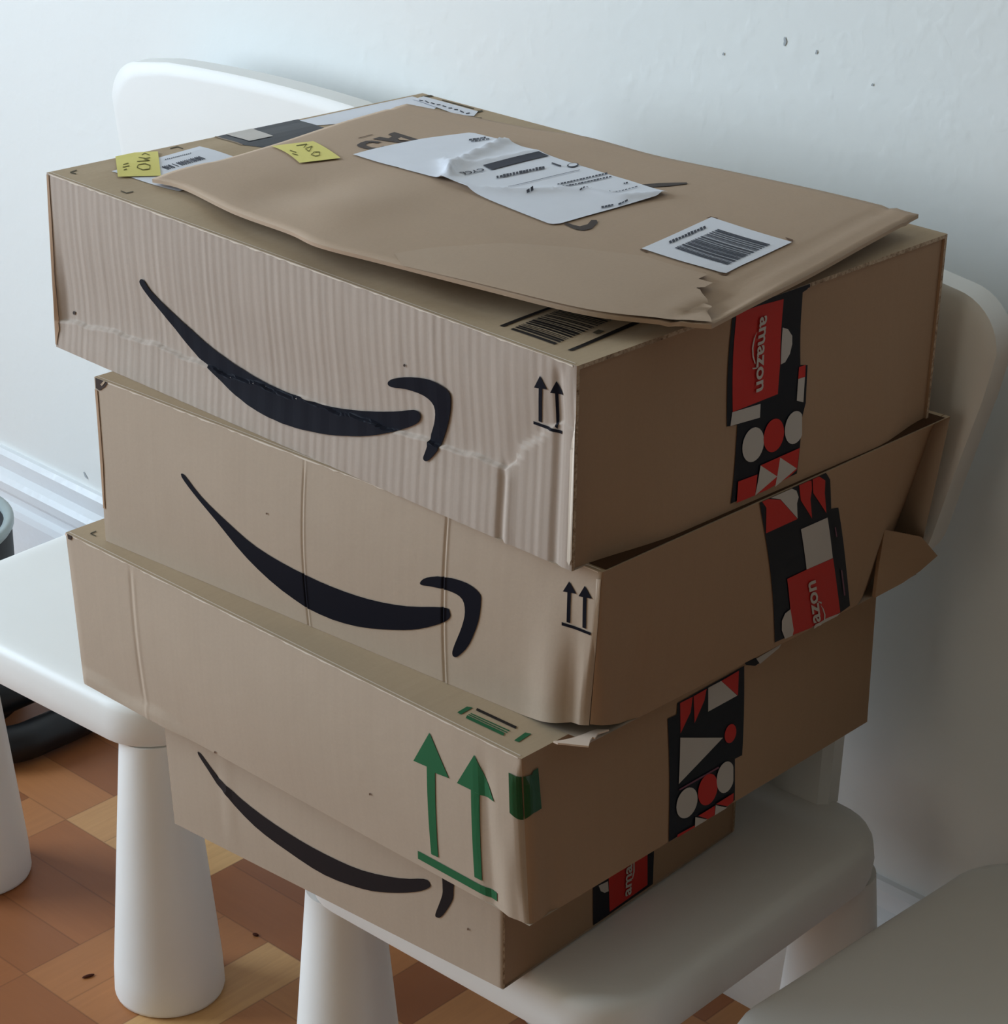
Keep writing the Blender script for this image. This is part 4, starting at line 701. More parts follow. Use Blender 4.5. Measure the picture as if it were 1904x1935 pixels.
M['kraft'] = kraft('kraft', KA, KB, 0, .35)  # fronts greyer than tops: bluish window sheen put into the colour
M['kraft_top'] = kraft('kraft_top', srgb(186, 164, 136), srgb(160, 139, 112), 0, .5)
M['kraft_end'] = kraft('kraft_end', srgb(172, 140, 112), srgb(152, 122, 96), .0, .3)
M['mailer_kraft'] = kraft('mailer_kraft', srgb(183, 158, 135), srgb(169, 145, 122), .0, .2, .0002)
M['flap_kraft'] = kraft('flap_kraft', srgb(186, 162, 140), srgb(172, 149, 127), .0, .2, .0002)
M['mailer_light'] = plain('mailer_light', srgb(214, 196, 174), .8, .2)
M['fold_worn'] = plain('fold_worn', srgb(222, 208, 192), .9, .1)
def edge_mat():
    k = NT('board_edge'); co = k.n('ShaderNodeTexCoord').outputs['Object']
    f = k.noise(co, 320, 3, .7); g = k.noise(co, 60, 2)
    k.l(k.ramp(k.math('MULTIPLY', f, k.math('ADD', g, .5)), [(.26, srgb(88, 66, 48)), (.36, srgb(140, 114, 90)), (.60, srgb(190, 166, 140))]), k.b.inputs['Base Color'])
    k.b.inputs['Roughness'].default_value = .9
    k.l(k.bump(f, .8, .001), k.b.inputs['Normal']); return k.m
M['board_edge'] = edge_mat()
M['flute_dark'] = plain('flute_dark', srgb(74, 52, 36), .9, .1, .0008)  # raw flute edge with the gap shade painted in
M['paper_inner'] = plain('paper_inner', srgb(228, 206, 188), .8, .2)
M['ink_navy'] = plain('ink_navy', srgb(15, 16, 27), .65, .1)
M['ink_grey'] = plain('ink_grey', srgb(34, 29, 31), .6, .15)
M['ink_black'] = plain('ink_black', srgb(26, 20, 18), .6, .3)
M['ink_olive'] = plain('ink_olive', srgb(86, 78, 62), .8, .2)
M['ink_green'] = plain('ink_green', srgb(28, 98, 60), .6, .3)
M['ink_brown'] = plain('ink_brown', srgb(52, 34, 22), .6, .3)  # brown print, also the painted shade of corner hollows
M['ink_faint'] = plain('ink_faint', srgb(110, 84, 66), .8, .2)
M['ink_label'] = plain('ink_label', srgb(66, 68, 78), .7, .2)
M['ink_pen'] = plain('ink_pen', srgb(104, 98, 52), .8, .1)
M['tape_navy'] = plain('tape_navy', srgb(5, 12, 28), .4, .2)
M['tape_white'] = plain('tape_white', srgb(196, 188, 180), .4, .3)
M['tape_red'] = plain('tape_red', srgb(196, 30, 24), .4, .3)
M['tape_purple'] = plain('tape_purple', srgb(110, 52, 78), .4, .5)
M['tape_kraft'] = plain('tape_kraft', srgb(150, 130, 108), .6, .4)
M['tape_green'] = plain('tape_green', srgb(12, 78, 46), .25, .4)
M['label_white'] = plain('label_white', srgb(226, 228, 236), .5, .4)
M['note_yellow'] = plain('note_yellow', srgb(228, 216, 128), .75, .2)
M['black_plastic'] = plain('black_plastic', srgb(16, 17, 20), .45, .4)
M['bin_rim'] = plain('bin_rim', srgb(160, 172, 172), .35, .5)
def plastic():
    k = NT('white_plastic'); co = k.n('ShaderNodeTexCoord').outputs['Object']
    n1 = k.noise(co, 9, 3); n2 = k.noise(co, 500, 2)
    k.l(k.mix(n1, (.80, .79, .76, 1), (.86, .85, .82, 1)), k.b.inputs['Base Color'])
    k.b.inputs['Roughness'].default_value = .42; k.b.inputs['Specular IOR Level'].default_value = .45
    k.l(k.bump(n2, .25, .0002), k.b.inputs['Normal']); return k.m
M['white_plastic'] = plastic()
def wall_mat(name, c, bumpd=.0022):
    k = NT(name); co = k.n('ShaderNodeTexCoord').outputs['Object']
    n1 = k.noise(co, 3.5, 4); n2 = k.noise(co, 58, 2, .5); n2 = k.ramp(n2, [(.5, (0, 0, 0, 1)), (.8, (1, 1, 1, 1))]); n3 = k.noise(co, 12, 3)
    k.l(k.mix(n1, tuple(v*.96 for v in c[:3])+(1,), c), k.b.inputs['Base Color'])
    k.b.inputs['Roughness'].default_value = .55; k.b.inputs['Specular IOR Level'].default_value = .3
    k.l(k.bump(n3, .5, bumpd*.8, k.bump(n2, .6, bumpd)), k.b.inputs['Normal']); return k.m
M['wall'] = wall_mat('wall_paint', (0.84, 0.85, 0.83, 1), .00045)
M['front_pale'] = wall_mat('front_pale', (0.6, 0.54, 0.42, 1))
M['room_pale'] = wall_mat('room_pale', (0.32, 0.27, 0.18, 1))
M['room'] = wall_mat('room_paint', (0.03, 0.025, 0.02, 1))
M['trim'] = wall_mat('trim_gloss', (.84, .86, .88, 1), .0006); M['trim'].node_tree.nodes['Principled BSDF'].inputs['Roughness'].default_value = .25
M['smudge'] = plain('smudge', srgb(176, 180, 184), .8, .2)
def parquet():
    k = NT('parquet'); geo = k.n('ShaderNodeNewGeometry').outputs['Position']
    mp = k.n('ShaderNodeMapping'); mp.inputs['Location'].default_value = (.421, .447, 0); k.l(geo, mp.inputs[0])
    mr = k.n('ShaderNodeMapping'); mr.inputs['Rotation'].default_value = (0, 0, math.radians(-2.0)); k.l(mp.outputs[0], mr.inputs[0])
    mscale = k.n('ShaderNodeMapping'); mscale.inputs['Scale'].default_value = (1/.182, 1/.182, 1); k.l(mr.outputs[0], mscale.inputs[0])
    sp = k.n('ShaderNodeSeparateXYZ'); k.l(mscale.outputs[0], sp.inputs[0])
    x, y = sp.outputs[0], sp.outputs[1]
    ix, iy = k.math('FLOOR', x), k.math('FLOOR', y)
    fx, fy = k.math('SUBTRACT', x, ix), k.math('SUBTRACT', y, iy)
    par = k.math('FLOORED_MODULO', k.math('ADD', ix, iy), 2)
    def sel(a, b):  # par 0 -> a, par 1 -> b
        return k.math('ADD', k.math('MULTIPLY', a, k.math('SUBTRACT', 1, par)), k.math('MULTIPLY', b, par))
    across, along = sel(fx, fy), sel(fy, fx)
    fi = k.math('FLOOR', k.math('MULTIPLY', across, 3)); fr = k.math('FRACT', k.math('MULTIPLY', across, 3))
    cb = k.n('ShaderNodeCombineXYZ'); k.l(ix, cb.inputs[0]); k.l(iy, cb.inputs[1]); k.l(fi, cb.inputs[2])
    wn = k.n('ShaderNodeTexWhiteNoise'); k.l(cb.outputs[0], wn.inputs['Vector'])
    wb = k.n('ShaderNodeTexWhiteNoise'); cb2 = k.n('ShaderNodeCombineXYZ'); k.l(ix, cb2.inputs[0]); k.l(iy, cb2.inputs[1]); k.l(cb2.outputs[0], wb.inputs['Vector'])
    tone = k.math('ADD', k.math('MULTIPLY', wn.outputs['Value'], .75), k.math('MULTIPLY', wb.outputs['Value'], .25))
    gc = k.n('ShaderNodeCombineXYZ'); k.l(k.math('MULTIPLY', along, 1.0), gc.inputs[0]); k.l(k.math('ADD', k.math('MULTIPLY', across, 14), k.math('MULTIPLY', wn.outputs['Value'], 90)), gc.inputs[1]); k.l(wb.outputs['Value'], gc.inputs[2])
    gr = k.noise(gc.outputs[0], 2.2, 4, .6)
    col = k.ramp(tone, [(0, srgb(128, 76, 46)), (.45, srgb(164, 102, 60)), (.75, srgb(190, 130, 80)), (1, srgb(240, 198, 136))])
    col = k.mix(k.math('MULTIPLY', gr, .45), col, srgb(132, 80, 46))
    e1 = k.math('MINIMUM', fr, k.math('SUBTRACT', 1, fr)); e2 = k.math('MINIMUM', along, k.math('SUBTRACT', 1, along))
    g1 = k.math('LESS_THAN', e1, .014); g2 = k.math('LESS_THAN', e2, .005)
    gap = k.math('MAXIMUM', g1, g2)
    col = k.mix(k.math('MULTIPLY', gap, .28), col, srgb(62, 34, 18))
    k.l(col, k.b.inputs['Base Color'])
    k.b.inputs['Roughness'].default_value = .45; k.b.inputs['Specular IOR Level'].default_value = .4
    k.l(k.bump(k.math('SUBTRACT', k.math('MULTIPLY', gr, .3), gap), .25, .0006), k.b.inputs['Normal'])
    return k.m
M['parquet'] = parquet()

# ======================= room =======================
X0, X1, Y0, ZC = WIN['x'], 2.5, -3.6, 2.6
bm = bmesh.new(); add_box(bm, (X0-.2, Y0-.1, -.08), (X1+.1, .12, 0)); struct('floor', bm, M['parquet'])
bm = bmesh.new(); add_box(bm, (X0-.2, 0, 0), (X1+.1, .12, ZC))
wall_back = struct('wall_back', bm, [M['wall'], M['smudge']])
bm = bmesh.new(); add_box(bm, (X0-.2, Y0-.1, ZC), (X1+.1, .12, ZC+.08)); struct('ceiling', bm, M['room_pale'])
bm = bmesh.new(); add_box(bm, (X1, Y0-.1, 0), (X1+.1, 0, ZC)); struct('wall_right', bm, M['room'])
bm = bmesh.new(); add_box(bm, (X0, Y0-.1, 0), (FILL['x0'], Y0, ZC)); add_box(bm, (FILL['x1'], Y0-.1, 0), (X1, Y0, ZC))
add_box(bm, (FILL['x0'], Y0-.1, 0), (FILL['x1'], Y0, FILL['z0'])); add_box(bm, (FILL['x0'], Y0-.1, FILL['z1']), (FILL['x1'], Y0, ZC))  # opening made for the added fill light
struct('wall_front', bm, M['front_pale'])
bm = bmesh.new(); W_ = WIN
add_box(bm, (X0-.1, Y0, 0), (X0, 0, W_['z0'])); add_box(bm, (X0-.1, Y0, W_['z1']), (X0, 0, ZC))
add_box(bm, (X0-.1, Y0, W_['z0']), (X0, W_['y0'], W_['z1'])); add_box(bm, (X0-.1, W_['y1'], W_['z0']), (X0, 0, W_['z1']))
struct('wall_left', bm, M['wall'])
bm = bmesh.new()
ym = (W_['y0']+W_['y1'])/2
for a, b in ((W_['y0'], W_['y0']+.04), (W_['y1']-.04, W_['y1']), (ym-.02, ym+.02)): add_box(bm, (X0-.07, a, W_['z0']), (X0-.03, b, W_['z1']))
for a, b in ((W_['z0'], W_['z0']+.04), (W_['z1']-.04, W_['z1'])): add_box(bm, (X0-.07, W_['y0'], a), (X0-.03, W_['y1'], b))
struct('window_1', bm, M['trim'])
bm = bmesh.new(); xm = (FILL['x0']+FILL['x1'])/2
for a, b in ((FILL['x0'], FILL['x0']+.04), (FILL['x1']-.04, FILL['x1']), (xm-.02, xm+.02)): add_box(bm, (a, Y0-.07, FILL['z0']), (b, Y0-.03, FILL['z1']))
for a, b in ((FILL['z0'], FILL['z0']+.04), (FILL['z1']-.04, FILL['z1'])): add_box(bm, (FILL['x0'], Y0-.07, a), (FILL['x1'], Y0-.03, b))
struct('fill_frame', bm, M['trim'])  # made-up frame around the added fill light
# baseboard: profile swept along the back wall
prof = [(0, .178), (-.006, .178), (-.010, .172), (-.010, .156), (-.016, .150), (-.020, .144), (-.020, .134), (-.016, .128), (-.016, .120), (-.022, .116), (-.024, .108), (-.024, 0), (0, 0)]
bm = bmesh.new()
for x in (X0, X1):
    pass
va = [bm.verts.new((X0, y, z)) for y, z in prof]; vb = [bm.verts.new((X1, y, z)) for y, z in prof]
for i in range(len(prof)):
    j = (i+1) % len(prof); bm.faces.new((va[i], va[j], vb[j], vb[i]))
bm.faces.new(va[::-1]); bm.faces.new(vb)
bmesh.ops.recalc_face_normals(bm, faces=bm.faces)
struct('baseboard_back', bm, M['trim'])

# ======================= white children's chairs =======================
def rrect(w, d, r, n=8):
    pts = []
    for cx, cy, a0 in ((w/2-r, d/2-r, 0), (-w/2+r, d/2-r, 90), (-w/2+r, -d/2+r, 180), (w/2-r, -d/2+r, 270)):
        for i in range(n+1):
            a = math.radians(a0+90*i/n); pts.append((cx+r*math.cos(a), cy+r*math.sin(a)))
    return pts
def loft(bm, rings, cap0=True, cap1=True, mi=0):
    R = [[bm.verts.new(p) for p in r] for r in rings]
    n = len(R[0])
    for a, b in zip(R, R[1:]):
        for i in range(n):
            j = (i+1) % n; f = bm.faces.new((a[i], a[j], b[j], b[i])); f.material_index = mi
    if cap0: bm.faces.new(R[0][::-1])
    if cap1: bm.faces.new(R[-1])
def make_chair(w=.325, d=.335, sx=0.0, legs=(.130, .135), ldx=0.0, back_dx=0.0, back_dy=0.0, zs=.2995):
    """children's chair in its own frame, floor under the middle of the seat; parts returned as (name, mesh)"""
    out = []
    bm = bmesh.new()
    prof = [(.016, .2590), (.006, .2588), (.0015, .2605), (0, .265), (-.001, .276), (0, .284), (.0008, .2905), (.003, .2950), (.0065, .2978), (.012, .2992), (.022, zs), (.050, zs-.0004), (.085, zs-.0012)]
    rings = []
    for ins, z in prof:
        rr = max(.012, .052-ins*.75)
        rings.append([(x+sx, y, z) for x, y in rrect(w-2*ins, d-2*ins, rr, 8)])
    loft(bm, rings)
    for f in bm.faces: f.smooth = True
    out.append(('seat', bm))
    for ix in (-1, 1):
        for iy in (-1, 1):
            bm = bmesh.new(); rings = []
            cx, cy = ix*legs[0]+ldx, iy*legs[1]
            for z, r in ((.0, .0455), (.0015, .0475), (.005, .0485), (.03, .0476), (.12, .0402), (.20, .0335), (.2592, .0285)):
                rings.append([(cx+r*math.cos(a), cy+r*math.sin(a), z) for a in [2*math.pi*i/40 for i in range(40)]])
            loft(bm, rings)
            for f in bm.faces: f.smooth = True
            out.append(('leg', bm))
    # backrest: neck rising from the seat into a wide rounded panel, leaning back a little
    bm = bmesh.new()
    H0, H1 = .505, .731
    def outline(o):  # half outline (x, z), o = inset
        top = .2-o; bot = .168-o
        pts = []
        zt, zb = H1-o, H0+o
        rt, rb = .040, .060
        # right side from bottom centre, counter-clockwise seen from the front (+x right)
        def arc(cx, cz, r, a0, a1, n):
            return [(cx+r*math.cos(math.radians(a0+(a1-a0)*i/n)), cz+r*math.sin(math.radians(a0+(a1-a0)*i/n))) for i in range(n+1)]
        pts += arc(bot-.045, zb+.045, .045, -88, -12, 8)
        pts += [(bot+(top-bot)*k-.002, zb+.035+(zt-zb-.10)*k) for k in (.3, .6, .85)]
        pts += arc(top-rt, zt-.010-rt, rt, 2, 84, 9)
        full = pts + [(x, zt-.010+.010*(1-(x/top)**2)) for x in (.12, .08, .04, 0, -.04, -.08, -.12)] + [(-x, z) for x, z in pts[::-1]] + [(-.09, zb), (0, zb), (.09, zb)]
        return full
    def lean(z): return .151+back_dy+.020*max(0, (z-.30)/.43)
    th = .028
    rings = []
    for ins, k in ((.012, .0), (.004, .02), (.0, .12), (.0, .88), (.004, .98), (.012, 1.0)):
        rings.append([(x+back_dx, lean(z)+k*th, z) for x, z in outline(ins)])
    loft(bm, rings)
    # neck
    nr = []
    for z, hw in ((zs-.003, .106), (.40, .104), (.5, .108), (.545, .112)):
        y0 = lean(z)-(.006 if z < .4 else .002); y1 = y0+.026
        r = .006
        nr.append([(x+back_dx*min(1, (z-.3)*5), y0+(y1-y0)*k, z) for x, k in ((-hw+r, 0), (hw-r, 0), (hw, .25), (hw, .75), (hw-r, 1), (-hw+r, 1), (-hw, .75), (-hw, .25))])
    loft(bm, nr)
    out.append(('backrest', bm))
    return out
def place_chair(loc, rz, label, parts):
    t = empty('child_chair', loc, label, 'chair', None, rz)
    for n, bm in parts:
        me_smooth = n != 'x'
        o = obj(n, bm, M['white_plastic'], t, False)
        for p in o.data.polygons: p.use_smooth = True
        md = o.modifiers.new('es', 'EDGE_SPLIT'); md.split_angle = math.radians(42)
    return t
place_chair((.094, -.262, 0), .047, "white plastic children's chair carrying the stack of cardboard boxes on its seat", make_chair())
place_chair((-.450, -.243, 0), .0684, "white plastic children's chair with empty seat at the far left, behind the box stack", make_chair(w=.34, sx=-.008, legs=(.137, .132), ldx=-.010, back_dx=-.046, back_dy=.0))
place_chair((.480, -.226, 0), -.022, "white plastic children's chair cut off at the right edge, its seat empty", make_chair(w=.34))

# ======================= patch meshes and prints =======================
GRID = {('A', 'front'): (130, 150), ('B', 'front'): (110, 24), ('C', 'front'): (110, 30), ('D', 'front'): (60, 16)}
RECESS = {'A': .0018, 'D': .0016}
_fp = face_point
def face_point(box, face, s, t):
    if FLAT[0]: return _fp(box, face, s, t)
    P = _fp(box, face, s, t)
    if face == 'right':
        c = BOXES[box]
        n = vnorm(vcross(vsub(c['BR'], c['FR']), vsub(c['TFR'], c['FR'])))
        if box in RECESS and .0072 < s < .9928 and t < .979: P = vadd(P, vmul(n, -RECESS[box]))
        if box == 'B':
            sc = .80+.075*t
            if s > sc: P = vadd(P, vmul(n, -(s-sc)*.346*(.24+.18*(1-t))*(1-.55*sstep(.9, 1, t))))
    if box == 'A' and face == 'top':
        P = (P[0], P[1], P[2]+.0009*math.sin(s*30)*sstep(0, .1, t)*sstep(1, .9, t)*sstep(0, .05, s)*sstep(1, .95, s))
    return P
def grid_lines(box, face):
    if face == 'right':
        e = [0, .0068, .0074] ; f = [0]
        n, m = 40, 20
        S = e+[.0074+(.9852)*i/n for i in range(1, n)]+[.9926, .9932, 1]
        T = f+[.978*i/m for i in range(1, m)]+[.978, .980, 1]
        rb = radius(box, .5)
        S = sorted(set(S+[.003, .005, .014, .020, .026])) 
        return S, T
    ns, nt = GRID.get((box, face), (24, 12))
    if face == 'top': ns, nt = (60, 24) if box == 'A' else (24, 12)
    S = [i/ns for i in range(ns+1)]
    T = [i/nt for i in range(nt+1)]
    if face == 'front':
        S = sorted(set(S+[.978, .984, .99, .995, .998]))
        extra = {'B': (.455, .475, .728, .748), 'C': (.155, .185, .155, .185), 'A': (.875, .905, .96, .98)}.get(box)
        if extra: S = sorted(set(S+[extra[k]+.0016*i for k in (0, 2) for i in range(int((extra[k+1]-extra[k])/.0016))]))
    return S, T
def conform(bm, uvl, key, poly, off, mi, step=None, dfun=None, tris=None):
    """lay a flat outline given in patch coordinates on a patch, split along the patch's own grid so that it follows every crease"""
    t2 = bmesh.new()
    if tris is None:
        pts = [Vector((p[0], p[1], 0)) for p in poly]
        vs = [t2.verts.new(p) for p in pts]
        for tri in tessellate_polygon([pts]):
            try: t2.faces.new([vs[i] for i in tri])
            except ValueError: pass
    else:
        vs = [t2.verts.new((p[0], p[1], 0)) for p in tris[0]]
        for tri in tris[1]:
            try: t2.faces.new([vs[i] for i in tri])
            except ValueError: pass
    xs = [v.co.x for v in t2.verts]; ys = [v.co.y for v in t2.verts]
    x0, x1, y0, y1 = min(xs), max(xs), min(ys), max(ys)
    if key == 'mailer' or step: 
        st = step or .02
        S = [i*st for i in range(-2, int(1/st)+3)]; T = [i*st*1.5 for i in range(-2, int(1/st/1.5)+3)]
    else: S, T = grid_lines(key[0], key[1:])
    for x in S:
        if x0+1e-5 < x < x1-1e-5: bmesh.ops.bisect_plane(t2, geom=t2.verts[:]+t2.edges[:]+t2.faces[:], plane_co=(x, 0, 0), plane_no=(1, 0, 0))
    for y in T:
        if y0+1e-5 < y < y1-1e-5: bmesh.ops.bisect_plane(t2, geom=t2.verts[:]+t2.edges[:]+t2.faces[:], plane_co=(0, y, 0), plane_no=(0, 1, 0))
    if key != 'mailer':
        for co, no in (((0, .004, 0), (0, -1, 0)), ((0, .999, 0), (0, 1, 0)), ((.0005, 0, 0), (-1, 0, 0)), ((.9995, 0, 0), (1, 0, 0))):
            bmesh.ops.bisect_plane(t2, geom=t2.verts[:]+t2.edges[:]+t2.faces[:], plane_co=co, plane_no=no, clear_outer=True)
    t2.normal_update()
    mp = {}
    for v in t2.verts:
        o = off + (dfun(v.co.x, v.co.y) if dfun else 0)
        mp[v] = bm.verts.new(surf_point(key, v.co.x, v.co.y, o))
    for f in t2.faces:
        vv = [mp[v] for v in f.verts]
        if f.normal.z < 0: vv.reverse()
        try: nf = bm.faces.new(vv)
        except ValueError: continue
        nf.material_index = mi
        if uvl:
            for l, v in zip(nf.loops, (f.verts if f.normal.z >= 0 else list(f.verts)[::-1])): l[uvl].uv = (v.co.x*.5, v.co.y*.3)
    t2.free()
def text_mesh(txt, bold=.022):
    cu = bpy.data.curves.new('lettering', 'FONT'); cu.body = txt; cu.offset = bold; cu.resolution_u = 3
    o = bpy.data.objects.new('lettering', cu); COL.objects.link(o)
    dg = bpy.context.evaluated_depsgraph_get(); dg.update()
    me = bpy.data.meshes.new_from_object(o.evaluated_get(dg))
    vs = [tuple(v.co) for v in me.vertices]; fs = [tuple(p.vertices) for p in me.polygons]
    bpy.data.objects.remove(o); bpy.data.curves.remove(cu); bpy.data.meshes.remove(me)
    return vs, fs
def lay(bm, mats, items, texts=(), step=None, dfun=None, uvl=None):
    for key, m, off, poly in items:
        if M[m] not in mats: mats.append(M[m])
        conform(bm, uvl, key, poly, off, mats.index(M[m]), step, dfun)
    for key, m, off, txt, O, X, U in texts:
        if M[m] not in mats: mats.append(M[m])
        vs, fs = text_mesh(txt)
        x0 = min(v[0] for v in vs); x1 = max(v[0] for v in vs); y0 = 0; y1 = max(v[1] for v in vs)
        V = []
        for v in vs:
            a = (v[0]-x0)/(x1-x0); b = v[1]/y1
            V.append((O[0]+(X[0]-O[0])*a+(U[0]-O[0])*b, O[1]+(X[1]-O[1])*a+(U[1]-O[1])*b))
        conform(bm, uvl, key, None, off, mats.index(M[m]), step, dfun, tris=(V, fs))
def box_body(box, fmats):
    bm = bmesh.new(); uvl = bm.loops.layers.uv.new('UVMap')
    mats = []
    for face in ('front', 'right', 'back', 'left', 'top', 'bottom'):
        m = M[fmats.get(face, 'kraft')]
        if m not in mats: mats.append(m)
        mi = mats.index(m)
        if M['board_edge'] not in mats: mats.append(M['board_edge'])
        me_ = mats.index(M['board_edge'])
        S, T = grid_lines(box, face)
        c = BOXES[box]; k = FACE[face]
        L = vlen(vsub(c[k[1]], c[k[0]])); H = vlen(vsub(c[k[2]], c[k[0]]))
        V = [[bm.verts.new(face_point(box, face, s, t)) for s in S] for t in T]
        for j in range(len(T)-1):
            for i in range(len(S)-1):
                f = bm.faces.new((V[j][i], V[j][i+1], V[j+1][i+1], V[j+1][i])); f.material_index = mi; f.smooth = face in ('front', 'right')
                if face == 'right' and box in RECESS:
                    if S[i+1] <= .0069 or S[i] >= .9931  or T[j] >= .9799: f.material_index = me_
                    f.smooth = False
                for l, (a, b) in zip(f.loops, ((i, j), (i+1, j), (i+1, j+1), (i, j+1))): l[uvl].uv = (S[a]*L+hash(box) % 7*0 + {'front': 0, 'right': 3, 'top': 5}.get(face, 7), T[b]*H)
    return bm, mats, uvl
def worn(box, bm, mats, uvl, seed, hmax=.010):
    """whitened, fibrous fold along the front top edge"""
    r = random.Random(seed)
    if M['fold_worn'] not in mats: mats.append(M['fold_worn'])
    mi = mats.index(M['fold_worn'])
    n = 90; lo = []
    for i in range(n+1):
        lo.append((.004+.99*i/n, .9985-hmax*(.25+.75*r.random())*(1 if r.random() < .8 else .3)))
    up = [(.994, .9988), (.004, .9988)]
    conform(bm, uvl, box+'front', lo+up, .0003, mi)
    conform(bm, uvl, box+'top', [(.004, .0042), (.994, .0042), (.994, .0068), (.004, .0068)], .0003, mi)

# ======================= the four boxes =======================
def base(box):
    c = BOXES[box]; P = [c[k] for k in ('FL', 'FR', 'BR', 'BL')]
    return tuple(sum(p[i] for p in P)/4 for i in range(3))
LAB = {
 'A': 'topmost and largest cardboard box of the stack, ribbed front with a black smile',
 'B': 'second cardboard box from the top, black smile on front, right end crushed',
 'C': 'third cardboard box from the top, with two big green upward arrows on its front',
 'D': 'smallest cardboard box, lowest of the stack, resting directly on the white seat'}
ROOT = {}
for bx in 'DCBA':
    ROOT[bx] = empty('cardboard_box', base(bx), LAB[bx], 'box', 'cardboard boxes stacked on the chair')
def part(bx, name, keys, texts=(), label=None, step=None, thick=None):
    bm = bmesh.new(); mats = []
    items = []
    for k in keys: items += DECALS[k]
    lay(bm, mats, items, [t for k in texts for t in TEXTS[k]], step)
    o = obj(name, bm, mats, ROOT[bx], False, ROOT[bx].location)
    if label: o['label'] = label
    return o
def body(bx, fm, seed, w=True):
    bm, mats, uvl = box_body(bx, fm)
    lay(bm, mats, DECALS[bx], uvl=None)
    if w: worn(bx, bm, mats, None, seed)
    return obj('box_body', bm, mats, ROOT[bx], False, ROOT[bx].location)
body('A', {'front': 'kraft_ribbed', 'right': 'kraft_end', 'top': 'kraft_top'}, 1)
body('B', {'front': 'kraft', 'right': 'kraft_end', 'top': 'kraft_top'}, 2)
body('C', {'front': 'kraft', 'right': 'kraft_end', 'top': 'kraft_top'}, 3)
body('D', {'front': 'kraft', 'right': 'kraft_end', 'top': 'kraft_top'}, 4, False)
part('A', 'packing_tape', ['Atape'], ['Atape'], 'navy, red and white printed tape on the right end')
part('A', 'packing_tape', ['Atapetop'], (), 'navy and white printed tape across the top')
part('A', 'shipping_label', ['Awhite'], (), 'large pale label at the back left of the top')
part('A', 'shipping_label', ['Aclear'], (), 'crumpled label scrap at the back corner')
part('A', 'barcode_label', ['Abarcode'], (), 'white barcode label at the left of the top')
part('A', 'sticky_note', ['Anote'], (), 'yellow sticky note with handwriting')
part('B', 'packing_tape', ['Btape'], ['Btape'], 'navy, red and white printed tape on the right end')
part('C', 'packing_tape', ['Ctape'], (), 'navy, red and white printed tape on the right end')
part('C', 'tape_end', ['Ctape2'], (), 'torn curl of printed tape')
part('C', 'tape_patch', ['Cpatch'], (), 'dark green tape wrapped round the corner')
part('D', 'packing_tape', ['Dtape'], ['Dtape'], 'navy, red and white printed tape on the right end')
def sheet(pts, th, mats, name, parent, origin):
    bm = bmesh.new()
    P = [Vector(p) for p in pts]
    n = Vector((0, 0, 0))
    for i in range(len(P)): n += P[i].cross(P[(i+1) % len(P)])
    n.normalize()
    a = [bm.verts.new(p+n*th/2) for p in P]; b = [bm.verts.new(p-n*th/2) for p in P]
    for tri in tessellate_polygon([P]):
        try: bm.faces.new([a[i] for i in tri]); bm.faces.new([b[i] for i in tri][::-1])
        except ValueError: pass
    for i in range(len(P)):
        j = (i+1) % len(P); bm.faces.new((a[i], b[i], b[j], a[j]))
    bmesh.ops.recalc_face_normals(bm, faces=bm.faces)
    return obj(name, bm, mats, parent, False, origin)
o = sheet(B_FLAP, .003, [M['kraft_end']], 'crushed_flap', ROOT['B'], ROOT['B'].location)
o = sheet(B_LINER, .0012, [M['paper_inner']], 'torn_paper', ROOT['B'], ROOT['B'].location); o['label'] = 'pale torn paper under the front corner'

# ======================= flat mailer on top =======================
mroot = empty('cardboard_mailer', (.04, -.30, BOXES['A']['TFL'][2]+.004), 'flat brown cardboard mailer with a crumpled white address label, lying on the top box', 'mailer')
bm = bmesh.new(); uvl = bm.loops.layers.uv.new('UVMap'); mats = [M['mailer_kraft'], M['board_edge'], M['mailer_light']]
NS, NTT = 84, 44
up = [[bm.verts.new(surf_point('mailer', i/NS, j/NTT, .0)) for i in range(NS+1)] for j in range(NTT+1)]
def low(i, j):
    p = surf_point('mailer', i/NS, j/NTT, -.0026); return bm.verts.new((p[0], p[1], max(p[2], BOXES['A']['TFL'][2]+.0008)))
dn = [[low(i, j) for i in range(NS+1)] for j in range(NTT+1)]
for j in range(NTT):
    for i in range(NS):
        f = bm.faces.new((up[j][i], up[j][i+1], up[j+1][i+1], up[j+1][i])); f.smooth = True
        for l, (a, b) in zip(f.loops, ((i, j), (i+1, j), (i+1, j+1), (i, j+1))): l[uvl].uv = (a/NS*.46, b/NTT*.27)
        f = bm.faces.new((dn[j][i], dn[j+1][i], dn[j+1][i+1], dn[j][i+1])); f.smooth = True
for i in range(NS):
    bm.faces.new((dn[0][i], dn[0][i+1], up[0][i+1], up[0][i])).material_index = 0
    bm.faces.new((dn[NTT][i+1], dn[NTT][i], up[NTT][i], up[NTT][i+1])).material_index = 0
for j in range(NTT):
    bm.faces.new((dn[j+1][0], dn[j][0], up[j][0], up[j+1][0])).material_index = 2
    bm.faces.new((dn[j][NS], dn[j+1][NS], up[j+1][NS], up[j][NS])).material_index = 0
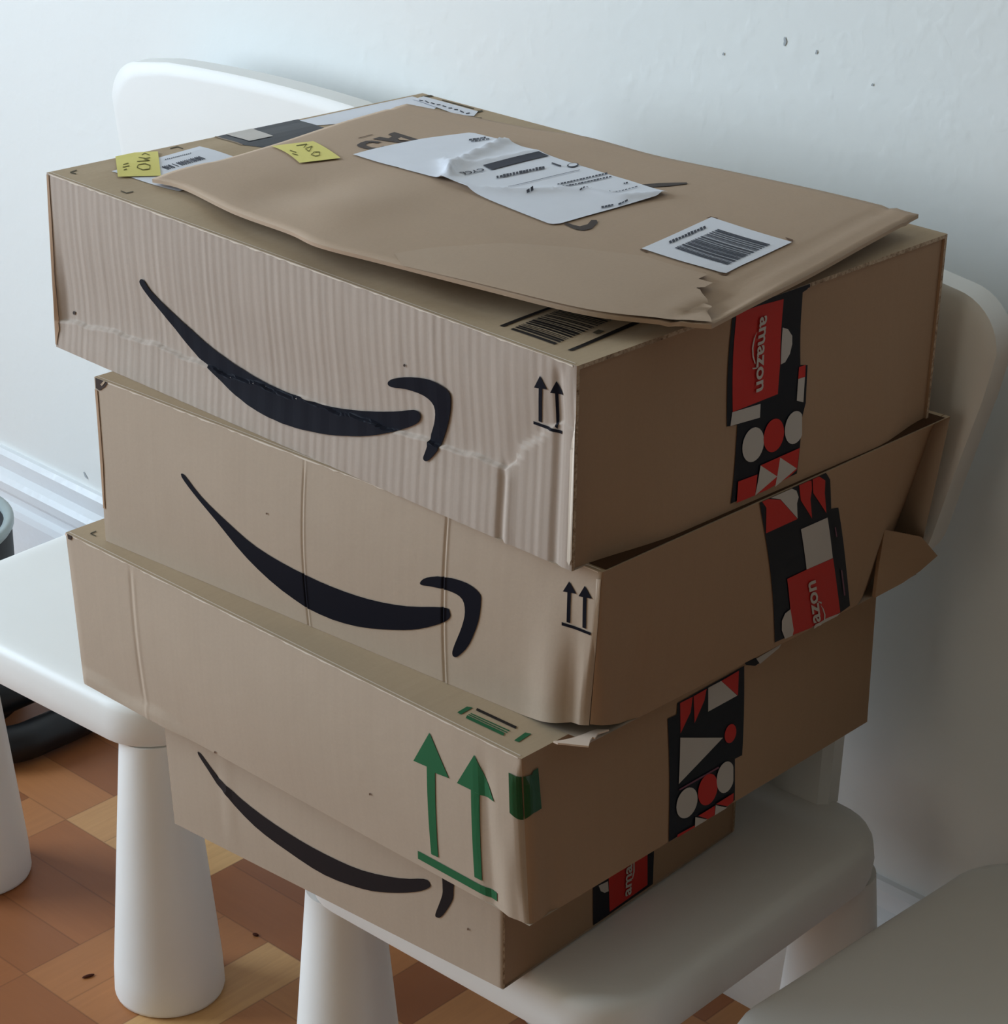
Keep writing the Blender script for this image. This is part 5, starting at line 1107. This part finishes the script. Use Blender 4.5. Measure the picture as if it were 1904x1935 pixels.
# the lower sheet peeps out along the left edge
e0 = [surf_point('mailer', .0, .12+.87*j/20, -.0018) for j in range(21)]
e1 = [vadd(p, (-.0055, .001, -.0012)) for p in e0]
a = [bm.verts.new(p) for p in e0]; b = [bm.verts.new(p) for p in e1]
for j in range(20): bm.faces.new((a[j], a[j+1], b[j+1], b[j])).material_index = 2
lay(bm, mats, DECALS['M'], uvl=None)
obj('envelope', bm, mats, mroot, False, mroot.location)
def ridge(s, t):
    h = 0
    for pl, hh, w in RIDGES:
        best = 9
        for (a0, a1), (b0, b1) in zip(pl, pl[1:]):
            ax, ay, bx_, by = a0*.46, a1*.27, b0*.46, b1*.27; px, py = s*.46, t*.27
            dx, dy = bx_-ax, by-ay; k = ((px-ax)*dx+(py-ay)*dy)/(dx*dx+dy*dy); k = min(1, max(0, k))
            best = min(best, math.hypot(px-ax-dx*k, py-ay-dy*k))
        h += hh*math.exp(-best/w*1.3)
    return h
def mpart(name, key, texts=(), label=None, step=.02, dfun=None, smooth=False):
    bm = bmesh.new(); mats = []
    uvl = bm.loops.layers.uv.new('UVMap')
    lay(bm, mats, DECALS[key], [t for k in texts for t in TEXTS[k]], step, dfun, uvl)
    o = obj(name, bm, mats, mroot, smooth, mroot.location)
    if label: o['label'] = label
mpart('address_label', 'Mlabel', ['Mlabel'], 'crumpled white shipping label', .008, ridge, True)
mpart('barcode_label', 'Mbar', (), 'white label with a barcode')
mpart('sticky_note', 'Mnote', (), 'yellow sticky note with handwriting')
mpart('front_flap', 'Mflap', (), 'glued flap with a torn zigzag end', .012, lambda a, b: tear_dip(a, b)-.0011*(1-sstep(.5, .85, a)), True)

# ======================= dark things beyond the left chair =======================
t = empty('waste_bin', (-.9215, -.2345, 0), 'black round bin with a pale rim, partly visible behind the left chair', 'bin')
bm = bmesh.new()
def ring(cx, cy, r, z, n=48): return [(cx+r*math.cos(2*math.pi*i/n), cy+r*math.sin(2*math.pi*i/n), z) for i in range(n)]
loft(bm, [ring(0, 0, .104, 0), ring(0, 0, .107, .205), ring(0, 0, .103, .205), ring(0, 0, .09, .02)], True, True)
o = obj('bin_body', bm, M['black_plastic'], t, True)
bm = bmesh.new()
loft(bm, [ring(0, 0, .1045, .198), ring(0, 0, .1095, .205), ring(0, 0, .1095, .211), ring(0, 0, .1060, .213), ring(0, 0, .099, .210), ring(0, 0, .099, .2045)], False, False)
o = obj('bin_rim', bm, M['bin_rim'], t, True)
# dark pipe on the floor
bm = bmesh.new()
pp = [Vector((-.90, -.40, .022)), Vector((-.755, -.27, .022)), Vector((-.735, -.20, .022)), Vector((-.75, -.10, .022)), Vector((-.80, -.055, .022)), Vector((-.86, -.075, .04)), Vector((-.84, -.10, .062)), Vector((-.79, -.12, .062)), Vector((-.775, -.20, .060)), Vector((-.80, -.30, .05)), Vector((-.90, -.46, .03))]
cv = [tuple(p) for p in pp]; cv = smooth_poly(cv)
rings = []
for i, p in enumerate(cv):
    q = Vector(cv[min(i+1, len(cv)-1)])-Vector(cv[max(i-1, 0)]); q.normalize(); sd = Vector((-q.y, q.x, 0))
    rings.append([tuple(Vector(p)+sd*.02*math.cos(a)+Vector((0, 0, 1))*.02*math.sin(a)) for a in [2*math.pi*k/20 for k in range(20)]])
loft(bm, rings)
bmesh.ops.recalc_face_normals(bm, faces=bm.faces)
o = obj('hose', bm, M['black_plastic'], None, True); o['label'] = 'black hose lying on the parquet under the left chair'; o['category'] = 'hose'
# crumbs on the floor
def crumb(loc, rz, L, label):
    bm = bmesh.new(); bmesh.ops.create_icosphere(bm, subdivisions=2, radius=1)
    r = random.Random(L*1e4)
    for v in bm.verts: v.co = Vector((v.co.x*L/2*(1+.15*r.random()), v.co.y*.0018*(1+.3*r.random()), v.co.z*.0012+.0011))
    o = obj('floor_crumb', bm, M['crumb'], None, True); o.location = loc; o.rotation_euler = (0, 0, rz); o['label'] = label; o['category'] = 'crumb'; o['group'] = 'dark crumbs on the parquet'
M['crumb'] = plain('crumb', srgb(70, 30, 14), .8, .2)
crumb((-.3772, -.4093, 0), 1.3, .011, 'longer dark crumb on the parquet left of the big white leg')
crumb((-.3218, -.2627, 0), .2, .006, 'tiny dark crumb on the parquet between the two white front legs')
# small scuffs on the wall are part of the wall
bm = bmesh.new(); bm.from_mesh(wall_back.data)
for cx, cz, dx, dz in ((.0, 0, 0, 0),): pass
for (px, pz, L, a, w_) in [(0.0283, 0.841, 0.0035, 1.57, 0.0013), (0.058, 0.838, 0.0018, 1.3, 0.0008), (-0.934, 0.191, 0.005, -0.7, 0.0018), (-0.945, 0.16, 0.0015, 0, 0.0008), (0.11, 0.823, 0.0012, 1, 0.0008), (-0.03, 0.822, 0.0012, 1, 0.0009)]:
    pts = []
    for i in range(12):
        th = 2*math.pi*i/12; u_, v_ = L*math.cos(th), w_*math.sin(th)*(1+.4*math.sin(3*th))
        pts.append(bm.verts.new((px+u_*math.cos(a)-v_*math.sin(a), -.0006, pz+u_*math.sin(a)+v_*math.cos(a))))
    f = bm.faces.new(pts); f.material_index = 1
    f.normal_update()
    if f.normal.y > 0: f.normal_flip()
bm.to_mesh(wall_back.data); bm.free()
